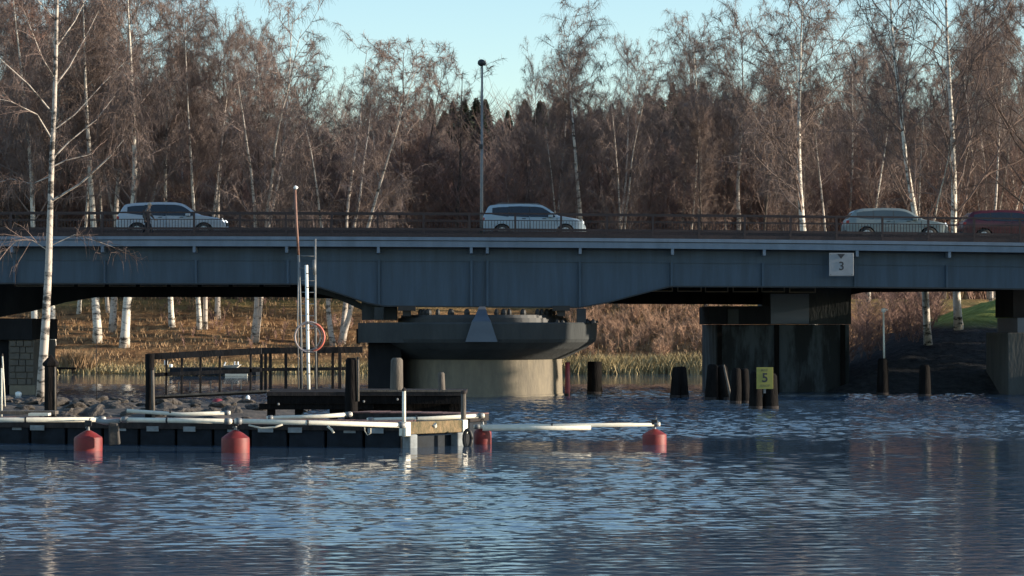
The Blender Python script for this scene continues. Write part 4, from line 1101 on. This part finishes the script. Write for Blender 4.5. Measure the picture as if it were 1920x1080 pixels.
def tree_meshes(seed, H=22.0, kind='birch', stems=1, limb0=.28, spread=.30, twig_n=34, nl=38, droop=1.0, tr=.22, up=.55, barkm=None, twigm=None, tw=.0085):
    r = np.random.default_rng(seed)
    mb = MB(); lm = MB(); tw_p, tw_r = [], []; br = []
    for s in range(stems):
        a = r.uniform(0, 6.28); lean = (0.02 if stems == 1 else .16)
        d0 = np.array([math.cos(a)*lean, math.sin(a)*lean, 1.0])
        tp = polyline(np.array([0,0,-.4])+(np.array([math.cos(a), math.sin(a), 0])*.25*(stems > 1)), d0, (H+.4)*(1-.1*s), 16, r, (0,0,.15), .030)
        rt = tr*(1 if stems == 1 else .75)
        rad = [rt*1.25]+[rt*(1-.93*(i/16)**.85) for i in range(1, 17)]
        mb.tube([tuple(p) for p in tp], rad, 9)
        for i in range(nl):
            t = limb0+(1-limb0)*(i+r.uniform(0, 1))/nl
            t = min(t, .985)
            k = t*16; j = int(k); p = tp[j]+(tp[min(j+1, 16)]-tp[j])*(k-j); tl = rt*(1-.93*t**.85)
            az = r.uniform(0, 6.28) if stems == 1 else a+r.normal(0, 1.3)
            el = R(r.uniform(28, 62))*(.7+up*.6) if kind != 'oak' else R(r.uniform(0, 60))
            d = np.array([math.cos(az)*math.cos(el), math.sin(az)*math.cos(el), math.sin(el)])
            L = H*spread*(1.0-t*.55)*r.uniform(.65, 1.2)
            bend = (0, 0, .55 if kind == 'birch' else .3)
            lp_ = polyline(p, d, L, 7, r, bend, .07)
            r0 = max(.018, tl*.42*r.uniform(.7, 1))
            (mb if kind == 'birch' and r0 > .05 and i % 3 == 0 else lm).tube([tuple(q) for q in lp_], [r0*(1-.85*q/7) for q in range(8)], 5, False)
            ns = max(3, int(9*L/5))
            for q in range(ns):
                tt = .18+.82*(q+r.uniform(0, 1))/ns; kk = min(tt*7, 6.99); jj = int(kk); p2 = lp_[jj]+(lp_[jj+1]-lp_[jj])*(kk-jj)
                dd = lp_[jj+1]-lp_[jj]; dd = dd/np.linalg.norm(dd)+r.normal(0, .55, 3); dd /= np.linalg.norm(dd)
                L2 = L*.38*r.uniform(.5, 1.2)*(1.15-tt*.5)
                sp2 = polyline(p2, dd, L2, 4, r, (0, 0, -.25*droop+.1), .10)
                br.append(sp2)
                for e in range(twig_n):
                    t3 = r.uniform(.1, 1)*3.99; j3 = int(t3); p3 = sp2[j3]+(sp2[j3+1]-sp2[j3])*(t3-j3)
                    d3 = dd*.6+r.normal(0, .6, 3); d3 /= np.linalg.norm(d3)
                    L3 = r.uniform(.35, 1.05)*H/22
                    q1 = p3+d3*L3*.45; q2 = q1+(d3*.5+np.array([0, 0, -1.0*droop]))*L3*.5
                    tw_p.append((p3, q1, q2))
    P3 = np.array(tw_p); R3 = np.tile(np.array([[tw, tw*.75, tw*.35]]), (len(P3), 1))*r.uniform(.7, 1.3, (len(P3), 1))
    V1, Q1 = tube_batch(P3, R3)
    Bp = np.array(br); V2, Q2 = tube_batch(Bp, np.tile(np.array([[.022,.018,.015,.011,.007]]), (len(Bp), 1)))
    V = np.concatenate([V1, V2, np.array([tuple(q) for q in lm.v])]); Q = np.concatenate([Q1, Q2+len(V1), np.array(lm.f)+len(V1)+len(V2)])
    me_t = bpy.data.meshes.new('trunk'); me_t.from_pydata(mb.v, [], mb.f); me_t.materials.append(barkm or M['birch'])
    me_t.polygons.foreach_set('use_smooth', [True]*len(me_t.polygons)); me_t.update()
    return me_t, np_mesh('crown', V, Q, twigm or M['twig'])
VAR = {
 'birch': [tree_meshes(10+i, spread=.31+.05*(i % 2), limb0=.34+.04*i, barkm=M['birch'] if i < 3 else M['birch_far']) for i in range(5)],
 'multi': [tree_meshes(30+i, stems=3+i, spread=.26, limb0=.24, nl=22, twig_n=22, barkm=M['birch_far']) for i in range(2)],
 'brown': [tree_meshes(50+i, spread=.30, limb0=.16, nl=38, twig_n=32, droop=.2, barkm=M['darkbark'], twigm=M['twig_red' if i % 2 else 'twig_dark'], tw=.0095) for i in range(3)],
 'oak': [tree_meshes(70, kind='oak', H=22, spread=.36, limb0=.30, nl=22, twig_n=24, droop=.1, tr=.34, up=.1, barkm=M['darkbark'], twigm=M['twig_dark'], tw=.014)],
 'big': [tree_meshes(90+i, H=22, spread=.38, limb0=.20, nl=32, twig_n=24, tr=.19, barkm=M['birch'], twigm=M['twig_dark'], tw=.0055) for i in range(2)],
}
def plant(kind, i, loc, H, rz, label, group, leanx=0, leany=0, name='birch_tree', cat='tree', sxy=1.0):
    mt, mc = VAR[kind][i % len(VAR[kind])]
    root = bpy.data.objects.new(name, None); COL.objects.link(root); root.location = loc; root.empty_display_size = .5
    s = H/22.0; root.scale = (s*sxy, s*sxy, s)
    root.rotation_euler = (Matrix.Rotation(math.atan2(leanx, H), 3, 'Y') @ Matrix.Rotation(-math.atan2(leany, H), 3, 'X') @ Matrix.Rotation(rz, 3, 'Z')).to_euler()
    tag(root, label, cat, group)
    t = bpy.data.objects.new('trunk', mt); COL.objects.link(t); t.parent = root
    c = bpy.data.objects.new('crown', mc); COL.objects.link(c); c.parent = root
    return root
def plant_px(kind, i, base, top, label, sxy=1.0, group=None, name='birch_tree', rz=None):
    """base = (px, py) on the visible slope or (px, None, Y); top = (px, py) in the photo"""
    if len(base) == 3: p = Vector((X(base[0], base[2]), base[2], 0)); p.z = ground_z(p.x, p.y)
    else: p = ground_at(*base)
    t = P(top[0], top[1], p.y); H = t.z-p.z
    return plant(kind, i, p, H, rz if rz is not None else i*1.7, label, group, leanx=t.x-p.x, name=name, sxy=sxy)
GB = 'birches on the far bank'
B = [
 ('birch',0,(66,652),(62,-30),'white birch on the slope seen between the left pier and the near birch',1.1),
 ('birch',1,(98,648),(125,-20),'birch on the slope just behind the near birch trunk and pointed post',1.2),
 ('birch',2,(183,644),(205,-20),'thick birch leaning right, leftmost of the three close together on the left slope',1.35),
 ('birch',3,(211,624),(232,15),'middle birch of the three close together on the left slope, set higher',1.2),
 ('birch',0,(233,651),(285,-40),'thick birch leaning strongly right, rightmost of the three close together on the left slope',1.35),
 ('birch',1,(323,613),(318,15),'slim straight birch alone between the leaning trio and the twin birches',1.0),
 ('birch',2,(374,618),(376,55),'left trunk of the pair of twin white birches behind the front of the leftmost car',.95),
 ('birch',4,(384,617),(398,80),'right trunk of the pair of twin white birches behind the front of the leftmost car',.9),
 ('birch',3,(408,600),(412,75),'darker birch on the slope just right of the twin birches',1.1),
 ('multi',0,(473,640),(492,-12),'tall birch with several fanned stems left of the ladder top, crown against the sky',1.25),
 ('brown',0,(590,None,184),(592,108),'small dark tree with sky behind it right of the ladder top',.9),
 ('multi',1,(634,646),(655,55),'broad birch with pale forked stems, behind the bridge between ladder and lamp post',1.35),
 ('brown',1,(740,None,178),(735,90),'reddish brown tree merging into the right side of the broad forked birch',1.4),
 ('brown',2,(790,None,186),(785,125),'brown tree just left of the dark spreading tree',1.0),
 ('oak',0,(860,None,180),(853,132),'dark trunked tree with spreading crown just left of the lamp post',1.0),
 ('birch',3,(1000,None,185),(1000,150),'slim birch with forked white foot above the middle car bonnet',.7),
 ('birch',4,(1037,None,180),(1040,105),'thin straight birch just right of the middle car roof',.95),
 ('birch',2,(1097,None,174),(1097,62),'tall birch with bright mottled trunk above the nose of the middle car',1.3),
 ('multi',0,(1155,None,172),(1160,85),'birch with two rising stems right of the middle car',1.0),
 ('birch',1,(1202,None,186),(1200,120),'thin pale birch in the gap of the skyline right of centre',.9),
 ('birch',4,(1276,None,182),(1262,88),'birch with faint trunk left of the wide pale crowns right of centre',1.1),
 ('birch',0,(1308,None,178),(1318,78),'birch with bent white trunk under the wide pale crowns right of centre',1.2),
 ('birch',3,(1388,None,174),(1383,58),'bright double trunked birch midway between the lamp post and the number 3 sign',1.25),
 ('brown',2,(1430,None,168),(1432,85),'dark trunked tree with nest like clumps right of the bright double birch',.8),
 ('birch',1,(1530,None,160),(1522,-20),'tall birch with white lower trunk just left of the grey green car',1.4),
 ('birch',4,(1858,None,172),(1862,20),'slim birch rising above the dark red car',.7),
 ('brown',1,(28,None,178),(20,-30),'dark trunked tree at the left edge above the bridge',1.1),
 ('brown',0,(150,None,190),(150,0),'brown tree behind the bridge between the near birch and the leaning trio',1.1),
]
for k_, i, b_, t_, lb, sx_ in B:
    plant_px(k_, i, b_, t_, lb, sx_, GB if k_ in ('birch', 'multi') else 'brown trees on the far bank', 'birch_tree' if k_ in ('birch', 'multi') else 'bare_tree')
# big near birches on the right bank
def near_tree(base, top, i, label, sxy, name='birch_tree', kind='big', rz=0):
    p = Vector(base); t = Vector(top); H = t.z-p.z
    plant(kind, i, p, H, rz, label, None, leanx=t.x-p.x, name=name, sxy=sxy)
Yb = 117; p = P(1740, 640, Yb); p.z = ground_z(p.x, Yb); near_tree(p, P(1683, -190, Yb), 0, 'tall white birch above the nose of the grey green car', 1.05, rz=2.1)
Yb = 119; p = P(1797, 620, Yb); p.z = ground_z(p.x, Yb); near_tree(p, P(1715, -210, Yb), 1, 'tall white birch above the gap between grey green and dark red cars', 1.15, rz=.6)
Yb = 122; p = P(1915, 600, Yb); p.z = ground_z(p.x, Yb); near_tree(p, P(1912, -170, Yb), 0, 'thick dark trunked tree at the right edge of the picture', 1.25, 'bare_tree', rz=4.0)

# random wood behind
sky_pts = [(-200,-120),(0,-110),(130,-80),(250,-60),(320,0),(350,50),(395,80),(430,30),(520,30),(560,140),(600,150),(640,100),(760,110),(800,160),(860,190),(900,215),(960,215),(1000,175),(1040,115),(1100,95),(1180,115),(1240,140),(1300,100),(1380,80),(1440,110),(1480,60),(1560,40),(1620,30),(1700,-20),(2100,-30)]
random.seed(21)
for i in range(150):
    px = -160+i*(2240/150)+random.uniform(-8, 8); Y = random.uniform(182, 262) if i % 3 else random.uniform(170, 190)
    x = X(px, Y); z = ground_z(x, Y); topy = interp(sky_pts, px)+random.choice((40, 75, 105, 150))+random.uniform(0, 50)
    H = Z(topy, Y)-z; 
    kd = random.choice(['birch','brown','brown','birch','multi'])
    if H > 30: H = random.uniform(24, 30)
    if kd == 'brown' or Y > 225 and kd != 'birch':
        plant('brown', i, (x, Y, z), H, random.uniform(0, 6), 'bare brown tree standing deep in the wood behind the bridge', 'bare brown trees deep in the wood', random.uniform(-.8,.8), name='bare_tree')
    else:
        plant(kd, i, (x, Y, z), H, random.uniform(0, 6), 'slender bare birch standing deep in the wood behind the bridge', 'slender birches deep in the wood', random.uniform(-1,1), sxy=.9)

# conifers on the hill
def spruce(seed, H=16, rad=2.6, dens=1.0, base=.05):
    r = np.random.default_rng(seed); V = []; Q = []
    n = int(900*dens)
    t = r.uniform(base, 1, n)**.9; az = r.uniform(0, 6.28, n)
    L = rad*(1-t)**.85*r.uniform(.55, 1.1, n)+.15
    z = t*H
    p0 = np.stack([np.zeros(n), np.zeros(n), z], 1)
    d = np.stack([np.cos(az), np.sin(az), -.28+0*az], 1)
    side = np.stack([-np.sin(az), np.cos(az), 0*az], 1); dn = np.array([[0,0,-1.0]])
    w = (.16+.22*(1-t))[:, None]*r.uniform(.6, 1.3, (n, 1))
    a = p0+d*(L*.15)[:, None]; b = p0+d*(L*.65)[:, None]; c = p0+d*L[:, None]
    v = np.stack([a, b+side*w+dn*w*.9, c, b-side*w+dn*w*.5], 1).reshape(-1, 3)
    v2 = np.stack([a, b+dn*w*1.6, c, b+np.array([[0,0,.12]])], 1).reshape(-1, 3)
    V = np.concatenate([v, v2]); Q = np.arange(len(V)).reshape(-1, 4)
    mt = MB().tube([(0,0,-.5),(0,0,H*.5),(0,0,H*.97)], [H*.014, H*.009, .02], 7)
    me = bpy.data.meshes.new('trunk'); me.from_pydata(mt.v, [], mt.f); me.materials.append(M['conifer_bark'])
    return me, np_mesh('crown', V, Q, M['conifer'])
VAR['spruce'] = [spruce(1, 22, 3.2, 1.6), spruce(2, 22, 2.6, 1.4), spruce(3, 22, 3.6, 1.8)]
def pine(seed, H=22, z0=.42, rad=3.4, n=9000):
    r = np.random.default_rng(seed)
    cl = r.normal(0, 1, (60, 3)); cl = nrm(cl)*r.uniform(.25, .9, (60, 1))
    ctr = np.array([0, 0, H*(z0+1)/2]); half = np.array([rad, rad, H*(1-z0)/2])
    k = r.integers(0, 60, n); p = ctr+cl[k]*half+r.normal(0, 1, (n, 3))*.55
    a = nrm(r.normal(0, 1, (n, 3)))*.30; b = nrm(np.cross(a, r.normal(0, 1, (n, 3))))*.16
    V = np.stack([p-a, p-b, p+a, p+b], 1).reshape(-1, 3); Q = np.arange(len(V)).reshape(-1, 4)
    mt = MB().tube([(0,0,-.5),(.1,0,H*.3),(-.1,.1,H*.6),(0,0,H*.92)], [.26,.2,.15,.05], 8)
    for i in range(14):
        zz = H*(z0+.06+.5*(1-z0)*i/14); az = r.uniform(0, 6.28); mt.tube([(0,0,zz), (math.cos(az)*rad*.75, math.sin(az)*rad*.75, zz+1.0)], [.07,.02], 5)
    me = bpy.data.meshes.new('trunk'); me.from_pydata(mt.v, [], mt.f); me.materials.append(M['conifer_bark'])
    return me, np_mesh('crown', V, Q, M['conifer'])
VAR['pine'] = [pine(5), pine(6)]
VAR['shrub'] = [pine(8, 22, .0, 9.5, 7000)]
hill_sky = [(0,230),(500,215),(560,190),(780,175),(860,170),(950,185),(1000,172),(1100,180),(1230,168),(1260,130),(1330,140),(1420,165),(1480,150),(1560,175),(1700,190),(1920,180)]
random.seed(5)
for i in range(46):
    px = 800+i*(780/46)+random.uniform(-9, 9); Y = random.uniform(275, 360)
    x = X(px, Y); z = ground_z(x, Y); H = max(9, min(26, Z(interp(hill_sky, px)+random.choice((0, 12, 30))+random.uniform(0, 12), Y)-z))
    plant('spruce', i, (x, Y, z-.3), H, random.uniform(0, 6), 'dark green spruce on the wooded hill behind the bare trees', 'spruces on the hill', name='spruce_tree', sxy=random.uniform(1.6, 2.4))
# unseen grove added right of the view to shade bridge, drum and bank
random.seed(9)
for i in range(9):
    y = 98.5+i*1.9; x = 38+random.uniform(-2, 2)+(i % 2)*3.5
    z = ground_z(x, y); plant('pine', i, (x, y, z), 24-z+random.uniform(0, 1.5), i*1.1, 'unseen tall pine with bare lower trunk, added beyond the right end of the bridge to shade it', 'unseen pines added to shade the bridge', name='shade_pine')
for i in range(6):
    y = 109.6+i*1.9; x = 35+random.uniform(-1, 1)
    z = ground_z(x, y); plant('shrub', 0, (x, y, z), 6.4-z*.3, i*1.3, 'dense unseen evergreen shrub added to shade the right bank', 'unseen shrubs added to shade the right bank', name='shade_shrub')
plant('spruce', 2, (38.5, 100.8, ground_z(38.5, 100.8)), 14, 1, 'dense unseen spruce added beside the pines to shade part of the pier drum', None, name='spruce_tree', sxy=1.1)
# ------------------------------------------------------------------ undergrowth and grass
def brush(name, pts, hmin, hmax, n_tw, m, label, cat, seed, tw=.012, spread=.35):
    r = np.random.default_rng(seed); ST = []; SR = []; TP = []; TR = []
    for (x, y, z) in pts:
        for s in range(3):
            a = r.uniform(0, 6.28); h = r.uniform(hmin, hmax); d = np.array([math.cos(a)*spread, math.sin(a)*spread, 1])
            p0 = np.array([x, y, z-.1]); p1 = p0+d*h*.35; p2 = p1+(d*np.array([.6,.6,1]))*h*.35; p3 = p2+(d*np.array([.9,.9,.8]))*h*.3
            ST.append((p0, p1, p2, p3)); SR.append((tw*2.2, tw*1.8, tw*1.2, tw*.5))
            t = r.uniform(.12, 1, n_tw)
            for q in t:
                base = p0+(p3-p0)*q; az = r.uniform(0, 6.28); L = h*r.uniform(.08, .24)
                dd = np.array([math.cos(az), math.sin(az), r.uniform(.2, 1.2)]); dd /= np.linalg.norm(dd)
                e = base+dd*L; TP.append((base, e, e+(dd+np.array([0,0,.5]))*L*.6)); TR.append((tw, tw*.8, tw*.3))
    V1, Q1 = tube_batch(np.array(ST), np.array(SR)); V2, Q2 = tube_batch(np.array(TP), np.array(TR))
    me = np_mesh(name, np.concatenate([V1, V2]), np.concatenate([Q1, Q2+len(V1)]), m)
    o = bpy.data.objects.new(name, me); COL.objects.link(o); tag(o, label, cat, kind='stuff'); return o
random.seed(31)
def spots(n, px0, px1, y0, y1):
    out = []
    for i in range(n):
        Y = random.uniform(y0, y1); x = X(random.uniform(px0, px1), Y); out.append((x, Y, ground_z(x, Y)))
    return out
brush('undergrowth', spots(520, -120, 2040, 178, 205), 6, 12, 34, M['twig_red'], 'dense reddish brown thicket of saplings filling the wood behind the bridge', 'undergrowth', 3, .017)
brush('undergrowth', spots(520, -120, 2040, 205, 250), 8, 15, 34, M['twig_dark'], 'dense dark thicket deeper in the wood', 'undergrowth', 4, .020)
brush('undergrowth', spots(620, 0, 2000, 255, 325), 8, 14, 30, M['twig_dark'], 'brown thicket covering the hillside behind the bare trees', 'undergrowth', 9, .026)
brush('bank_scrub', spots(330, 1040, 1400, 158, 176), .5, 1.5, 22, M['scrub'], 'reddish brown scrub on the far bank between round pier and abutment', 'scrub', 5, .012)
brush('bank_scrub', spots(60, 1540, 1760, 118, 134), 1.5, 3.4, 30, M['twig_red'], 'brown scrub on the right bank behind the abutment', 'scrub', 6, .009)
brush('bank_scrub', spots(90, 300, 700, 160, 174), .3, .9, 14, M['twig_red'], 'low brown scrub scattered on the left slope', 'scrub', 7, .010)
def blades(name, pts, h0, h1, per_, m, label, cat, seed, rad=.35, w=.02):
    r = np.random.default_rng(seed); P0 = np.repeat(np.array(pts), per_, 0); n = len(P0)
    P0 = P0+np.concatenate([r.normal(0, rad, (n, 2)), np.full((n, 1), -.03)], 1)
    h = r.uniform(h0, h1, n); a = r.uniform(0, 6.28, n); d = np.stack([np.cos(a)*.35, np.sin(a)*.35, np.ones(n)], 1)
    s = np.stack([-np.sin(a), np.cos(a), 0*a], 1)*w
    p1 = P0+d*(h*.55)[:, None]; p2 = p1+(d*np.array([[1.6,1.6,.8]]))*(h*.45)[:, None]
    V = np.stack([P0-s, P0+s, p1+s*.8, p2, p1-s*.8, P0-s*.9], 1)
    V = np.stack([P0-s, P0+s, p1+s*.7, p1-s*.7, p2], 1).reshape(-1, 3)
    b = (np.arange(n)*5)[:, None]; Q = np.concatenate([b+np.array([[0,1,2,3]]), b+np.array([[3,2,4,4]])])
    me = bpy.data.meshes.new(name); me.from_pydata([tuple(q) for q in V.tolist()], [], [tuple(q) if q[2] != q[3] else tuple(q[:3]) for q in Q.tolist()]); me.materials.append(m)
    o = bpy.data.objects.new(name, me); COL.objects.link(o); tag(o, label, cat, kind='stuff'); return o
random.seed(77)
blades('dry_grass', spots(620, -60, 760, 155.5, 176), .15, .45, 14, M['drygrass'], 'dry tan grass on the sunlit left slope', 'grass', 1, .45, .03)
blades('dry_grass', spots(500, 1030, 1400, 156, 178), .2, .6, 14, M['drygrass'], 'dry tan grass among the scrub right of the round pier', 'grass', 2, .45, .03)
blades('reed_fringe', spots(260, 1030, 1370, 154.2, 156.8), .5, 1.1, 22, M['reed'], 'yellow green reeds along the far waterline right of the round pier', 'reeds', 3, .4, .03)
blades('reed_fringe', spots(260, 90, 700, 154.4, 156.2), .15, .5, 18, M['reed'], 'short green tufts along the far waterline at left', 'reeds', 4, .4, .03)
blades('grass_clump', spots(14, 132, 162, 155.2, 156.6), .8, 1.5, 60, M['drygrass'], 'tall tan clump of grass at the left waterline beside the low rail', 'grass', 5, .35, .03)

# ------------------------------------------------------------------ the near birch on the islet
def near_birch():
    Y = 86.0; r = np.random.default_rng(44)
    path = [(76,752),(80,690),(86,600),(91,500),(94,400),(97,300),(102,200),(105,100),(107,0),(104,-120),(106,-260),(110,-400)]
    rads = [.20,.165,.145,.125,.105,.09,.08,.068,.055,.04,.028,.015]
    root = empty('birch_tree', P(76,752,Y), 'slender white birch standing on the rocks at left in front of the whole bridge', 'tree')
    mb = MB(); mb.tube([P(px, py, Y)-Vector((0,0,.3 if i == 0 else 0)) for i, (px, py) in enumerate(path)], rads, 12)
    limbs = [((95,378),(150,345),(205,295),(232,262),.045),((93,315),(125,300),(160,292),(175,288),.03),((96,300),(130,265),(180,225),(215,180),.035),((100,165),(130,125),(160,70),(185,20),.035),
             ((104,150),(80,110),(60,60),(45,20),.03),((98,262),(70,215),(20,190),(-60,175),.035),((97,210),(55,160),(0,110),(-50,80),.035),((90,470),(60,450),(30,452),(10,470),.02),
             ((92,462),(140,440),(190,455),(230,470),.018),((104,90),(140,40),(170,-20),(190,-60),.03),((99,245),(140,215),(190,160),(240,110),.025),((96,330),(60,345),(20,335),(-30,350),.025),((105,40),(70,0),(40,-50),(30,-90),.03)]
    tw = []; br = []
    for a, b_, c, d, rr in limbs:
        dy = r.uniform(-1.5, 1.5); q = [P(*a, Y), P(*b_, Y+dy*.3), P(*c, Y+dy*.7), P(*d, Y+dy)]
        mb.tube(q, [rr, rr*.75, rr*.5, rr*.2], 6, False)
        for k in range(11):
            t = r.uniform(.2, 1)*2.99; j = int(t); p = np.array(q[j])+(np.array(q[j+1])-np.array(q[j]))*(t-j); dd = nrm(np.array(q[j+1])-np.array(q[j])+r.normal(0, .5, 3))
            s = polyline(p, dd, r.uniform(.5, 1.5), 4, r, (0,0,-.3), .1); br.append(s)
            for e in range(7):
                u = r.uniform(.1, 1)*3.99; v_ = int(u); p3 = s[v_]+(s[v_+1]-s[v_])*(u-v_); d3 = nrm(dd*.6+r.normal(0, .5, 3)); L = r.uniform(.25, .8)
                tw.append((p3, p3+d3*L*.5, p3+d3*L*.75+np.array([0,0,-L*.6])))
    mb.build('trunk', M['birch_far'], root, True)
    V1, Q1 = tube_batch(np.array(tw), np.tile(np.array([[.006,.005,.002]]), (len(tw), 1))); V2, Q2 = tube_batch(np.array(br), np.tile(np.array([[.012,.010,.008,.006,.004]]), (len(br), 1)))
    o = bpy.data.objects.new('crown', np_mesh('crown', np.concatenate([V1, V2]), np.concatenate([Q1, Q2+len(V1)]), M['twig_dark'])); COL.objects.link(o); o.parent = root; o.matrix_parent_inverse = Matrix.Translation(-Vector(root.location))
near_birch()
